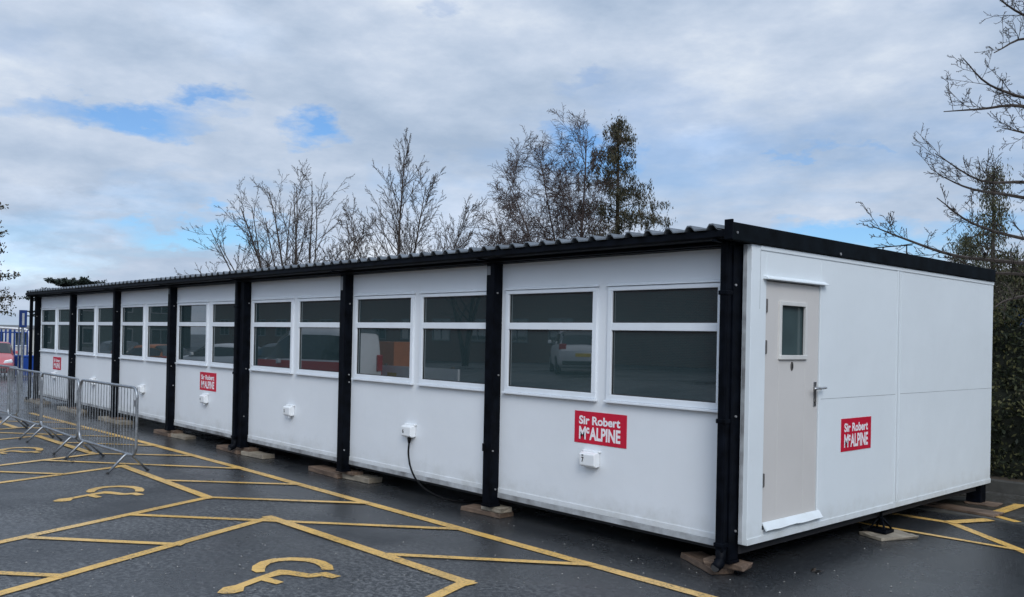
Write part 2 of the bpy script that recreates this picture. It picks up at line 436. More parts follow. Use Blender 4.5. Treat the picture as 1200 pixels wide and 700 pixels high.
# ================================================================ CABIN BUILDING
P = 2.829; NB = 7; XL = -P*NB-.117
B = thing('modular_cabin', 'long white portable cabin block with dark posts and corrugated roof edge', 'portable building', (-9.9, 2.5, 0))
H0, H1 = .247, 2.583
# posts
def post(k):
    x1 = -k*P if k else 0.0; x0 = x1-.117
    mb = MB()
    mb.box(x0, x1, -.118, -.104, .13, 2.60); mb.box(x0, x0+.012, -.104, .0, .13, 2.60); mb.box(x1-.012, x1, -.104, .012, .13, 2.60)
    mb.box(x0+.012, x1-.012, -.030, .012, .13, 2.60)
    mb.box(x0-.01, x1+.01, -.125, .02, .108, .13)
    o = obj('post', mb, 'black', B, bevel=.003)
    for z in ((.36, 1.28, 2.25), (.30, .66, 1.42, 2.27), (.40, 1.22, 1.30, 2.22), (.55, 1.26, 2.3), (.9, 1.2, 2.28), (1.24, 2.2), (1.2, 1.1, 2.15), (1.7, 2.1))[k]:
        b = MB(); zz = z+.03*math.sin(k*7.3+z*9)
        b.tube([(x1-.002, -.065+.03*math.sin(k+z*5), zz), (x1+.010, -.065+.03*math.sin(k+z*5), zz)], .009, 8)
        obj('bolt', b, 'bolt', o)
    if k in (1, 2, 4):
        b = MB(); b.box(x0+.004, x0+.06, -.1205, -.1185, 2.47-.08*(k == 2), 2.56); obj('tape_patch', b, 'tape', o)
    if k == 1:
        b = MB(); b.box(x0-.05, x0, -.09, -.075, .66, .74); obj('lug', b, 'black', o, bevel=.003)
    return o
for k in range(8): post(k)
# front panels
for k in range(7):
    xr_ = -k*P-.117 if k else -.117; xl_ = -(k+1)*P
    # panel made around the two window openings
    wins = [(-(k*P)-2.755, -(k*P)-1.511), (-(k*P)-1.381, -(k*P)-.160)]
    zb, zt = 1.30, 2.30
    mb = MB()
    mb.box(xl_, xr_, 0, .05, H0, zb); mb.box(xl_, xr_, 0, .05, zt, H1)
    mb.box(xl_, wins[0][0]+.01, 0, .05, zb, zt); mb.box(wins[0][1]-.01, wins[1][0]+.01, 0, .05, zb, zt); mb.box(wins[1][1]-.01, xr_, 0, .05, zb, zt)
    obj('wall_panel', mb, 'white', B)
    mb = MB(); mb.box(xl_, xr_, -.008, -.0005, H0+.001, H0+.05); obj('bottom_trim', mb, 'white', B, bevel=.002)
    mb = MB(); mb.box(xl_, xr_, -.012, .04, .197, H0-.001); obj('skirting', mb, 'skirt', B, bevel=.002)
    for (a, b_) in wins:
        zt_ = 2.31; z0 = 1.29; fw = .052; y0, y1 = -.022, .045
        w = MB()
        w.box(a, b_, y0, y1, z0, z0+fw); w.box(a, b_, y0, y1, zt_-.038, zt_); w.box(a, a+fw, y0, y1, z0+fw, zt_-.038); w.box(b_-fw, b_, y0, y1, z0+fw, zt_-.038)
        w.box(a+fw, b_-fw, y0, y1, 1.918, 1.985)
        f = obj('window', w, 'upvc', B, bevel=.004)
        g = MB(); g.box(a+fw, b_-fw, .004, .014, z0+fw, 1.918); obj('pane', g, 'glass', f)
        g = MB(); g.box(a+fw, b_-fw, .004, .014, 1.985, zt_-.038); obj('pane', g, 'glass', f)
        g = MB()
        for (p0, p1) in ((z0+fw, 1.918), (1.985, zt_-.038)):
            g.box(a+fw, b_-fw, -.004, .003, p0, p0+.008); g.box(a+fw, b_-fw, -.004, .003, p1-.008, p1)
            g.box(a+fw, a+fw+.008, -.004, .003, p0+.008, p1-.008); g.box(b_-fw-.008, b_-fw, -.004, .003, p0+.008, p1-.008)
        obj('gasket', g, 'rubber', f)
        g = MB(); g.box(a-.012, b_+.012, -.045, -.0005, z0-.022, z0-.001); obj('sill', g, 'upvc', f, bevel=.004)
        g = MB(); g.prism([(-.034, 2.315), (-.0005, 2.315), (-.0005, 2.338), (-.03, 2.322)], 0, a-.014, b_+.014); obj('drip_strip', g, 'upvc', f)
# end wall
XE = .09
mb = MB()
ys0, ys1 = -.012, 5.10
D0, D1, DZ0, DZ1 = .205, 1.068, .345, 2.335
mb.box(.012, XE, ys0, D0, .2527, 2.602); mb.box(.012, XE, D1, ys1, .2527, 2.602); mb.box(.012, XE, D0, D1, .2527, DZ0); mb.box(.012, XE, D0, D1, DZ1, 2.602)
ew = obj('end_wall', mb, 'white_end', B, bevel=.003)
mb = MB(); mb.box(XE+.0005, XE+.008, ys0+.12, ys1, 2.565, 2.60); mb.box(XE+.0005, XE+.007, ys0, ys1, .2535, .305)
mb.box(XE+.0005, XE+.006, 2.555, 2.585, .306, 2.564); mb.box(XE+.0005, XE+.006, 2.635, 2.65, .306, 2.564)
obj('cover_strip', mb, 'white_end', ew, bevel=.002)
SG = simple('seam gap', (.34, .36, .37), .8)
for bb in ((2.594, 2.600, .31, 2.56), (D1+.03, 2.55, 1.357, 1.361), (2.655, 5.08, 1.360, 1.364), (.110, .113, 2.1, 2.56)):
    obj('seam', MB().box(XE-.001, XE+.0012, *bb), SG, ew)
mb = MB()
mb.box(.020, .0205+.03, -.016, -.0125, .26, 2.595); obj('corner_seam', mb, 'skirt', ew)
# door
dm = MB(); dm.box(.03, XE-.012, D0+.012, D1-.012, DZ0+.035, DZ1-.01)
wy0, wy1, wz0, wz1 = .425, .842, 1.715, 2.165
dm = MB()
xa, xb = .03, XE-.010
dm.box(xa, xb, D0+.01, wy0, DZ0+.03, DZ1-.008); dm.box(xa, xb, wy1, D1-.01, DZ0+.03, DZ1-.008); dm.box(xa, xb, wy0, wy1, DZ0+.03, wz0); dm.box(xa, xb, wy0, wy1, wz1, DZ1-.008)
door = obj('door', dm, 'door', B, bevel=.002)
door['label'] = 'beige door with a small square window and lever handle'
mb = MB(); mb.box(.012, .029, D0, D1, DZ0, DZ1); obj('door_reveal', mb, 'rubber', door)
mb = MB(); t_ = .022; mb.box(xb-.01, xb+.014, wy0-.012, wy0+t_, wz0-.012, wz1+.012); mb.box(xb-.01, xb+.014, wy1-t_, wy1+.012, wz0-.012, wz1+.012)
mb.box(xb-.01, xb+.014, wy0+t_, wy1-t_, wz1-t_, wz1+.012); mb.box(xb-.01, xb+.022, wy0+t_-.03, wy1-t_+.03, wz0-.014, wz0+t_)
obj('window_frame', mb, 'doorframe', door, bevel=.003)
mb = MB(); mb.box(xb-.030, xb-.024, wy0, wy1, wz0, wz1); obj('window_pane', mb, 'door_glass', door)
for z in (.66, 1.86, 2.10):
    zc = {.66: .74, 1.86: 1.80, 2.10: 2.13}[z]
    mb = MB(); mb.box(xb, xb+.008, D0+.012, D0+.03, zc-.05, zc+.05); mb.tube([(xb+.008, D0+.010, zc-.055), (xb+.008, D0+.010, zc+.055)], .008, 8); obj('hinge', mb, 'hinge', door)
mb = MB(); mb.box(xb, xb+.008, .985, 1.03, 1.30, 1.51)
hn = obj('handle', mb, 'steel', door, bevel=.003)
mb = MB(); mb.tube([(xb, 1.008, 1.455), (xb+.055, 1.008, 1.455), (xb+.06, .99, 1.455), (xb+.06, .90, 1.455)], .010, 8); obj('lever', mb, 'steel', hn, smooth=True)
mb = MB(); mb.tube([(xb+.058, 1.0, 1.455), (xb+.058, 1.10, 1.46)], .011, 8); obj('latch', mb, 'steel', hn)
mb = MB(); mb.tube([(xb+.001, 1.005, 1.345), (xb+.014, 1.005, 1.345)], .014, 10); obj('lock', mb, 'hinge', hn)
mb = MB()
n0 = 14; cz = 1.645
mb.v += [(xb+.006, .627+.019*math.cos(2*PI*i/n0), cz+.036*math.sin(2*PI*i/n0)) for i in range(n0)] + [(xb+.0005, .627+.021*math.cos(2*PI*i/n0), cz+.038*math.sin(2*PI*i/n0)) for i in range(n0)]
mb.f.append(tuple(range(n0))); mb.f += [(i, n0+i, n0+(i+1) % n0, (i+1) % n0) for i in range(n0)]
ks = obj('escutcheon', mb, 'hinge', door)
mb = MB(); mb.box(xb+.006, xb+.009, .621, .633, cz-.018, cz+.024); obj('keyhole', mb, 'digit', ks)
# hood above and weather board below the door
mb = MB(); mb.prism([(XE+.0005, 2.372), (XE+.045, 2.350), (XE+.047, 2.338), (XE+.0005, 2.340)], 1, .155, 1.13); obj('door_hood', mb, 'white_end', B, bevel=.002)
mb = MB()
for i in range(9):
    yy = D0-.0+i*(D1-D0+.03)/8; wv = .003*math.sin(i*2.1)+.002*math.sin(i*5)
    mb.v += [(XE-.005, yy, .405), (XE+.006, yy, .403), (XE+.045, yy, .348+wv), (XE+.036, yy, .340+wv*1.5)]
for i in range(8):
    for j in range(4):
        a = i*4+j; b_ = i*4+(j+1) % 4; mb.f.append((a, b_, b_+4, a+4))
mb.f += [(0, 1, 2, 3), (35, 34, 33, 32)]
obj('weather_board', mb, 'white_end', B, fix=True)
# rear wall, far end wall, floor, chassis
mb = MB(); mb.box(XL, 0.012, 5.05, 5.10, H0, H1); obj('rear_wall', mb, 'white', B)
mb = MB(); mb.box(XL, XL+.05, .012, 5.05, H0, H1); obj('far_wall', mb, 'white', B)
mb = MB(); mb.box(XL+.03, .010, .05, 5.05, .26, .34); obj('floor', mb, 'chassis', B)
mb = MB(); mb.box(XL, -.12, .0405, .12, .16, .258)
mb.box(XL, .008, 4.98, 5.08, .16, .258)
for k in range(8): mb.box(-k*P-.10, -k*P, .12, 4.98, .15, .258) if k else mb.box(-.06, .008, .02, 4.98, .17, .25)
obj('chassis', mb, 'chassis', B)
mb = MB()
for k in range(8): mb.box(-k*P-.12-.0, -k*P+.0, 4.98, 5.10, .0, .16) if True else 0
obj('rear_leg', MB().box(-.10, .06, 4.90, 5.06, .032, .252), 'black', B, bevel=.004)
for k in range(1, 8): obj('rear_leg', MB().box(-k*P-.10, -k*P+.02, 4.95, 5.07, 0, .16), 'black', B)
# roof : corrugated sheet
mb = MB(); pitch_r = .2065; x = -20.03; zf = 2.706; zr = 2.742; prof = []
xs = []
k = 0
while x < .03:
    xs += [(x, zf), (x+.11, zf), (x+.135, zr), (x+.170, zr)]
    x += pitch_r
xs += [(min(.045, x), zf)]
off = (-.078 - (.152)) - (-20.03)
sh = off - math.floor(off/pitch_r)*pitch_r
xs = [(a+sh, b_) for a, b_ in xs if a+sh < .06]
for (a, b_) in xs:
    for (yy, dz) in ((-.325, 0), (-.325, -.012), (5.12, .0), (5.12, -.012)): mb.v.append((a, yy, b_+dz))
for i in range(len(xs)-1):
    c = i*4; d = c+4
    mb.f += [(c, c+2, d+2, d), (c+1, d+1, d+3, c+3), (c, d, d+1, c+1), (c+2, c+3, d+3, d+2)]
obj('roof_sheet', mb, 'sheet', B)
mb = MB(); mb.box(XL-.03, .046, -.115, 5.09, 2.604, 2.690); obj('roof_deck', mb, 'black', B)
mb = MB()
gp = [(-.30, 2.690), (-.305, 2.640), (-.285, 2.624), (-.20, 2.620), (-.116, 2.622), (-.116, 2.690), (-.124, 2.690), (-.124, 2.632), (-.20, 2.630), (-.28, 2.634), (-.294, 2.645), (-.290, 2.690)]
mb.prism(gp, 0, XL-.12, .044); obj('gutter', mb, 'black', B, fix=True)
mb = MB(); mb.box(XL, .0, -.116, -.0, 2.584, 2.603); mb.box(XL, .0, -.170, -.117, 2.592, 2.612); obj('soffit_beam', mb, 'black', B, bevel=.002)
for k in range(8):
    x = -k*P-.06
    mb = MB(); mb.box(x-.02, x+.02, -.30, -.118, 2.606, 2.619); obj('gutter_bracket', mb, 'black', B, bevel=.002)
# end fascia : tapered cover, top slightly higher than the roof
mb = MB(); mb.box(.0475, .118, -.312, 5.085, 2.606, 2.742); fa = obj('end_fascia', mb, 'fascia', B, bevel=.006)
mb = MB(); mb.box(.047, .119, -.33, -.3125, 2.612, 2.762); obj('fascia_end_cap', mb, 'black', fa, bevel=.003)
mb = MB(); mb.tube([(.117, -.262, 2.665), (.124, -.262, 2.665)], .010, 8); mb.tube([(.117, 1.35, 2.63), (.124, 1.35, 2.63)], .012, 8); obj('screw', mb, 'bolt', fa)
mb = MB(); mb.box(XL-.03, XL, -.3, 5.085, 2.606, 2.742); obj('far_fascia', mb, 'fascia', B)
# downpipes
def downpipe(x0, x1, y0, y1, zt=2.62, zb=.20):
    mb = MB(); mb.box(x0, x1, y0, y1, zb, zt); o = obj('downpipe', mb, 'black', B, bevel=.012)
    for z in (.24, 1.2, 2.2):
        c = MB(); c.box(x0-.008, x1+.008, y0-.008, y1+.008, z, z+.035); obj('pipe_clip', c, 'black', o, bevel=.006)
    xm, ym, r = (x0+x1)/2, (y0+y1)/2, (x1-x0)/2+.006
    c = MB(); c.tube([(xm, ym, .22), (xm, ym, .15), (xm+.004, ym-.02, .115), (xm+.01, ym-.085, .095)], [r, r, r, r*.98], 12); obj('shoe', c, 'black', o, smooth=True)
    c = MB(); c.tube([(xm+.01, ym-.086, .095), (xm+.0105, ym-.088, .095)], r*.80, 12); obj('outlet', c, 'rubber', o)
downpipe(-.082, -.012, -.188, -.1185)
downpipe(-3*P-.117-.120, -3*P-.117-.036, -.155, -.085)
downpipe(-20.06, -19.99, -.20, -.13)
# signs, with the company lettering the photo shows
def logo():
    a = MB()
    merge(a, text_mesh('Sir Robert', .50, .080, .034), lambda v: (v[0]-.008, v[1]+.066, 0))
    merge(a, text_mesh('M', .085, .120, .026), lambda v: (v[0]-.213, v[1]-.053, 0))
    merge(a, text_mesh('c', .042, .056, .06), lambda v: (v[0]-.148, v[1]-.028, 0))
    merge(a, text_mesh('ALPINE', .372, .120, .036), lambda v: (v[0]+.060, v[1]-.053, 0))
    return a
LG = logo()
def sign_front(xc, zc=1.0215):
    mb = MB(); mb.box(xc-.315, xc+.315, -.004, -.0005, zc-.147, zc+.147); s = obj('sign', mb, 'red', B)
    t = MB(); merge(t, LG, lambda v: (xc+v[0], -.0052, zc+v[1])); obj('lettering', t, 'lettering', s)
for k, dx in ((0, -1.459), (3, -1.478), (6, -1.40)): sign_front(-k*P+dx)
yc, zc = 1.758, 1.022
mb = MB(); mb.box(XE+.0005, XE+.004, yc-.287, yc+.287, zc-.147, zc+.147); s = obj('sign', mb, 'red', B)
t = MB(); merge(t, LG, lambda v: (XE+.0052, yc+v[0]*.91, zc+v[1])); obj('lettering', t, 'lettering', s)
# socket boxes with their numbers
BX = {}
for k in range(7):
    xc = -k*P-1.545+.0*k; z0, z1 = .672, .808
    if k: xc = -k*P-1.53
    if k == 2: z0 += .02; z1 += .02
    mb = MB()
    mb.prism([(-.0005, z0+.004), (-.0005, z1), (-.055, z1-.006), (-.085, z1-.02), (-.080, z0+.012), (-.05, z0-.004)], 0, xc-.092, xc+.092)
    o = obj('socket_box', mb, 'plastic', B, bevel=.008); BX[k] = xc
    c = MB(); c.box(xc-.105, xc+.105, -.03, -.0006, z1-.004, z1+.012); obj('box_hood', c, 'plastic', o, bevel=.004)
    dg = text_mesh(str(7-k), .028, .045, .03)
    t = MB(); merge(t, dg, lambda v: (xc-.045+v[0], -.0855+(.0*v[1]), z0+.065+v[1])); 
    t.v = [(a, -.0862-.0+(.5-(c_-z0)/(z1-z0))*.004, c_) for a, b_, c_ in t.v]
    obj('digit', t, 'digit', o)
    if k != 0:
        c = MB(); c.tube([(xc+.02, -.04, z0), (xc+.02, -.04, z0-.03)], [.020, .017], 10); obj('cable_gland', c, 'plastic' if k != 1 else 'cable', o)
    else:
        c = MB(); c.box(xc-.055, xc-.035, -.089, -.0875, z0+.10, z0+.110); obj('slot', c, 'digit', o)

# cable from box 6 down under the floor
def spline(pts, n=8):
    out = []
    P_ = [Vector(p) for p in pts]; P_ = [P_[0]*2-P_[1]] + P_ + [P_[-1]*2-P_[-2]]
    for i in range(1, len(P_)-2):
        for j in range(n):
            t = j/n; a, b, c, d = P_[i-1:i+3]
            out.append(.5*((2*b)+(c-a)*t+(2*a-5*b+4*c-d)*t*t+(3*b-a-3*c+d)*t**3))
    out.append(P_[-2]); return out
x6 = BX[1]+.02
mb = MB(); mb.tube([(x6, -.04, .66), (x6, -.04, .60)], [.024, .014], 10)
mb.tube(spline([(x6, -.04, .62), (x6+.004, -.05, .48), (x6+.09, -.075, .33), (x6+.24, -.09, .20), (x6+.42, -.05, .10), (x6+.62, .06, .035), (x6+.8, .25, .02), (x6+.9, .7, .02)]), .0105, 8)
tag(obj('power_cable', mb, 'cable', smooth=True), 'black power cable hanging from the numbered socket box and looping under the cabin', 'cable')

# ---------------------------------------------------------------- timber pads
rnd = random.Random(4)
def plank(cx, cy, L, W, z0, z1, rot, mat, label, name='timber_pad', grp='timber pads under the cabin posts'):
    mb = MB(); n = 8
    for i in range(n+1):
        x = -L/2+L*i/n; j = rnd.uniform(-.004, .004)
        for (y, z) in ((-W/2, z0), (W/2, z0), (W/2, z1), (-W/2, z1)):
            mb.v.append((x+(rnd.uniform(-.01, .01) if i in (0, n) else 0), y+rnd.uniform(-.004, .004), z-.0+(j if z == z1 else 0)))
    for i in range(n):
        for k in range(4):
            a = i*4+k; b_ = i*4+(k+1) % 4; mb.f.append((a, b_, b_+4, a+4))
    mb.f += [(3, 2, 1, 0), (n*4, n*4+1, n*4+2, n*4+3)]
    o = obj(name, mb, mat, bevel=.004, fix=True); o.location = (cx, cy, 0); o.rotation_euler.z = rot
    return tag(o, label, 'timber', grp)
plank(-.33, .07, .56, .20, .002, .052, R(-28), 'wood', 'split reddish plank lying flat at the near corner of the cabin, under the downpipe', )
plank(-.10, .02, .34, .17, .054, .100, R(8), 'wood', 'short timber offcut stacked on the plank under the near corner post')
plank(-3.03, .02, .58, .20, .002, .050, R(4), 'wood', 'dark damp timber pad under the second post from the near corner')
plank(-2.88, .02, .30, .16, .052, .102, R(2), 'wood_pale', 'small pale block stacked under the second post from the near corner')
plank(-6.20, .04, .80, .22, .002, .065, R(-3), 'wood', 'brown timber pad sticking out left of the third post from the near corner')
plank(-5.55, .10, .62, .20, .003, .068, R(3), 'wood_pale', 'pale square ended timber pad sticking out right of the third post')
plank(-5.73, .05, .36, .16, .070, .106, R(0), 'wood', 'thin timber packer directly under the third post from the near corner')
plank(-8.98, .0, .80, .22, .002, .060, R(-2), 'wood', 'timber pad left of the post that carries the middle downpipe')
plank(-8.22, .02, .62, .20, .003, .060, R(4), 'wood_pale', 'pale timber pad right of the post that carries the middle downpipe')
plank(-8.55, .02, .42, .16, .062, .106, R(1), 'wood', 'thin packer under the post that carries the middle downpipe')
plank(-11.62, .0, .78, .22, .002, .06, R(-2), 'wood', 'brown timber pad behind the nearest barrier, left of the fifth post')
plank(-11.0, .02, .60, .20, .003, .06, R(3), 'wood_pale', 'pale timber pad just past the right end of the barriers')
plank(-11.38, .02, .40, .16, .062, .106, R(1), 'wood', 'packer under the fifth post from the near corner')
for k in (5, 6, 7):
    od = {5: 'sixth', 6: 'seventh', 7: 'last'}[k]
    plank(-k*P-.1, -.02, 1.3, .26, .002, .07, R(1), 'wood_pale', 'wide pale timber base under the %s post, seen through the barriers' % od)
    plank(-k*P-.06, .0, .4, .18, .072, .106, R(1), 'wood', 'thin packer on the timber base under the %s post' % od)
plank(-.05, 4.38, 1.0, .24, .012, .040, R(-6), 'wood', 'long dark reddish board lying left of the far right leg')
plank(.06, 5.00, .34, .26, .012, .030, R(4), 'wood', 'small dark board directly beneath the far right leg')
plank(-.75, 4.62, .8, .16, .012, .040, R(3), 'wood_pale', 'pale board lying in the shade under the far end of the cabin')
# screw jack under the joint of the two end modules
jl = Vector((.06, 2.42, 0))
J = thing('jack_stand', 'black screw jack standing on a pale square board under the end wall joint', 'jack', (0.04, 2.40, .033))
plank(.12, 2.39, .30, .44, .002, .032, R(-24), 'wood_pale', 'pale square board on the asphalt under the small black jack', 'timber_board')
mb = MB(); mb.box(-.05, .13, 2.31, 2.49, .033, .064); obj('base_plate', mb, 'black', J, bevel=.002)
for k in range(4):
    a = PI/4+k*PI/2; mb = MB()
    mb.tube([(.04+.10*math.cos(a), 2.40+.10*math.sin(a), .065), (.04+.07*math.cos(a), 2.40+.07*math.sin(a), .11), (.04+.02*math.cos(a), 2.40+.02*math.sin(a), .165)], .010, 6); obj('leg', mb, 'black', J, smooth=True)
mb = MB(); mb.tube([(.04, 2.40, .10), (.04, 2.40, .225)], .014, 8); obj('screw', mb, 'black', J)
mb = MB(); mb.tube([(.04, 2.40, .155), (.04, 2.40, .175)], .030, 6); obj('nut', mb, 'black', J)
mb = MB(); mb.box(-.02, .08, 2.35, 2.45, .226, .248); obj('head_plate', mb, 'black', J)

# ---------------------------------------------------------------- crowd barriers
def barrier():
    L, Z0, Z1, r = 2.18, .235, 1.10, .13
    t = thing('crowd_barrier', 'x', 'barrier', (0, 0, 0), 0, 'steel crowd barriers linked in a row')
    pts = []
    for cx, cz, a0 in ((L/2-r, Z1-r, 0), (-L/2+r, Z1-r, 90), (-L/2+r, Z0+r, 180), (L/2-r, Z0+r, 270)):
        for i in range(6):
            a = R(a0+i*18); pts.append((cx+r*math.cos(a), 0, cz+r*math.sin(a)))
    pts.append(pts[0])
    mb = MB(); mb.tube(pts, .0185, 8, cap=False); obj('frame', mb, 'galv', t, smooth=True)
    mb = MB(); n = 19
    for i in range(1, n+1):
        x = -L/2+L*i/(n+1); e = 0
        dx = max(0, abs(x)-(L/2-r)); e = r-math.sqrt(max(0, r*r-dx*dx))
        mb.tube([(x, 0, Z0+e), (x, 0, Z1-e)], .0052, 5, cap=False)
    obj('bars', mb, 'galv', t, smooth=True)
    for s in (-1, 1):
        x = s*(L/2-.26)
        for q in (-1, 1):
            mb = MB(); mb.tube([(x+s*.0, q*.01, Z0+.01), (x, q*.05, Z0-.02), (x, q*.25, .012)], .016, 7); f = obj('foot', mb, 'galv', t, smooth=True)
            mb = MB(); mb.tube([(x, q*.243, .02), (x, q*.262, .003)], .019, 7); obj('foot_cap', mb, 'rubber', f)
    mb = MB(); mb.tube([(L/2, 0, .82), (L/2+.045, 0, .82), (L/2+.045, 0, .74)], .008, 6); mb.box(L/2-.075, L/2-.02, -.008, .008, .86, .94); obj('hook', mb, 'galv', t)
    mb = MB(); mb.tube([(-L/2, 0, .83), (-L/2-.05, .0, .83), (-L/2-.05, 0, .85), (-L/2, 0, .85)], .006, 6); obj('loop', mb, 'galv', t)
    return t
b0 = barrier()
labs = ['nearest grey steel crowd barrier, its right end standing free', 'crowd barrier linked behind the nearest one, in front of the far signs',
        'third crowd barrier from the free end of the row', 'farthest crowd barrier of the row, cut off by the left edge of the photo']
for i, (x, y, a) in enumerate(((-8.60, -2.0, 1.0), (-10.87, -1.98, -1.6), (-13.02, -1.95, 0), (-15.15, -1.86, 3))):
    o = b0 if i == 0 else copy_tree(b0)
    o.location = (x, y, hz(x, y)); o.rotation_euler.z = R(a); o['label'] = labs[i]

# ================================================================ TREES
def grow(tr, cr, p, d, L, r, lvl, P_, rn, info):
    seg = info['segs'][lvl]; pts = [p.copy()]; rs = [r]; dirs = [d.copy()]
    q = p.copy(); dd = d.copy()
    for i in range(seg):
        w = info['wig'][lvl]
        dd = dd + Vector((rn.gauss(0, w), rn.gauss(0, w), rn.gauss(0, w))) + Vector((0, 0, info['trop'][lvl]))
        dd.normalize(); q = q + dd*(L/seg); pts.append(q.copy()); dirs.append(dd.copy())
        t = (i+1)/seg; rs.append(max(info.get('rmin', .003), r*(1-t*info.get('taper', .78))))
    (tr if lvl <= info['trunk_lvl'] else cr).tube(pts, rs, 7 if lvl == 0 else (5 if lvl == 1 else 3), cap=(lvl == 0))
    if lvl+1 >= len(info['segs']): return
    n = info['kids'][lvl]; t0 = info['start'][lvl]
    for c in range(n):
        t = t0 + (1-t0)*(c+rn.random()*.9)/n; t = min(t, .995)
        k = min(seg-1, int(t*seg)); fr = t*seg-k
        pp = pts[k].lerp(pts[k+1], fr); rr = rs[k]*(1-fr)+rs[k+1]*fr; ax = dirs[k+1]
        ang = R(rn.gauss(info['ang'][lvl], 9)); az = rn.random()*2*PI + c*2.4
        o1 = ax.orthogonal().normalized(); o2 = ax.cross(o1)
        nd = ax*math.cos(ang) + (o1*math.cos(az)+o2*math.sin(az))*math.sin(ang)
        nL = L*info['ratio'][lvl]*rn.uniform(.65, 1.15)*(1-info.get('tl', .55)*(t-t0)/(1-t0+1e-6))
        grow(tr, cr, pp, nd.normalized(), nL, max(info.get('rmin', .003), rr*info.get('rr', .55)), lvl+1, P_, rn, info)
def bare_tree(name, label, base, H, seed, info, mat='bark', stems=None, cat='tree', group=None):
    rn = random.Random(seed); t = thing(name, label, cat, base, 0, group)
    tr, cr = MB(), MB()
    if stems is None: stems = [(Vector((0, 0, 1)), H, info['r'])]
    for d, L, r in stems: grow(tr, cr, Vector(base), Vector(d).normalized(), L, r, 0, None, rn, info)
    obj('trunk', tr, mat, t, smooth=True); obj('crown', cr, mat, t)
    return t
T1 = dict(segs=[7, 6, 5, 3], wig=[.05, .09, .12, .15], trop=[.02, .10, .07, .04], kids=[9, 8, 7], start=[.18, .15, .12], ang=[38, 34, 34], ratio=[.62, .45, .32], trunk_lvl=0, r=.13, rr=.50, rmin=.0052)
b = at(345, 445, 28); b.z = 0
st = []
for (px, py, f) in ((255, 222, 1), (312, 200, 1), (350, 190, 1), (400, 188, .95), (285, 240, .9), (420, 240, .9), (330, 208, .9), (372, 205, .9), (236, 300, .9), (262, 262, .9), (228, 272, .9), (440, 262, .9), (298, 215, .9), (385, 215, .9)):
    tip = at(px, py, 28+random.Random(px).uniform(-1.5, 1.5)); v = tip-b
    st.append((v.normalized()+Vector((0, 0, -.03)), v.length*.90, .05 if f < 1 else .062))
T1i = dict(T1); T1i.update(start=[.22, .12, .1], kids=[13, 6, 5], ang=[40, 36, 38], ratio=[.40, .44, .42], tl=.55, wig=[.05, .09, .11, .13], trop=[.015, .05, .04, .02])
bare_tree('bare_tree', 'wide bare many-stemmed tree behind the roof, left of the tall slim bare tree', b, 7.4, 3, T1i, stems=st, group='leafless trees behind the cabins')
# low outward limbs on its left
b2 = at(465, 445, 28); b2.z = 0
T2i = dict(T1); T2i.update(start=[.36, .12, .1], kids=[34, 9, 6], ratio=[.32, .42, .42], ang=[38, 34, 34], tl=.60, wig=[.018, .08, .11, .14], trop=[0, .10, .06, .03])
bare_tree('bare_tree', 'tall slim bare tree with one straight leader, behind the middle of the roof', b2, 8.4, 11, T2i,
          stems=[((.01, 0, 1), 7.6, .07), ((.06, .06, 1), 6.7, .05), ((.26, .2, .95), 6.2, .045), ((-.22, -.2, .97), 5.9, .045), ((.46, .42, .9), 5.9, .04), ((.62, .5, .75), 5.6, .035), ((-.4, -.3, .9), 5.0, .035)], group='leafless trees behind the cabins')
T3i = dict(segs=[9, 7, 6, 4], wig=[.03, .08, .12, .16], trop=[0, .05, -.01, -.06], kids=[36, 12, 8], start=[.25, .12, .1], ang=[50, 40, 40], ratio=[.34, .50, .46], trunk_lvl=0, rr=.42, tl=.50, rmin=.0042)
b3 = at(676, 445, 21.5); b3.z = 0
bare_tree('birch_tree', 'bare fine-twigged birch beside the dark conifer behind the roof', b3, 8, 5, T3i, 'bark_birch',
          stems=[((.07, .06, 1), 6.9, .06), ((-.12, -.08, 1), 6.4, .045), ((-.28, -.22, 1), 6.1, .045), ((-.42, -.34, 1), 5.5, .04), ((.0, -.1, 1), 5.4, .04)])
T3j = dict(T3i); T3j.update(kids=[24, 8, 6])
b3b = at(622, 445, 23); b3b.z = 0
bare_tree('birch_tree', 'thin low birch with sparse twigs, left of the denser birch', b3b, 5, 8, T3j, 'bark_birch', stems=[((-.28, -.2, 1), 4.9, .035), ((.12, .1, 1), 4.2, .03), ((-.52, -.42, 1), 5.0, .028), ((.0, 0, 1), 4.5, .03)])

# leafy helpers
def leaves(mb, c, n, rad, size, rn, flat=1.0, droop=0, asp=.45):
    for _ in range(n):
        p = Vector((rn.gauss(0, rad[0]), rn.gauss(0, rad[1]), rn.gauss(0, rad[2])))
        u = Vector((rn.gauss(0, 1), rn.gauss(0, 1), rn.gauss(0, 1)*flat)).normalized(); w = u.orthogonal().normalized()
        a = rn.random()*6.28; w = (w*math.cos(a)+u.cross(w)*math.sin(a)); v = u.cross(w)
        s = size*rn.uniform(.5, 1.3)
        if droop:
            v = Vector((rn.gauss(0, .45), rn.gauss(0, .45), -1)).normalized(); w = v.cross(Vector((rn.gauss(0, 1), rn.gauss(0, 1), 0))).normalized()
        k = len(mb.v); q = Vector(c)+p
        mb.v += [tuple(q-v*s), tuple(q+w*s*asp), tuple(q+v*s), tuple(q-w*s*asp)]
        mb.f.append((k, k+1, k+2, k+3))
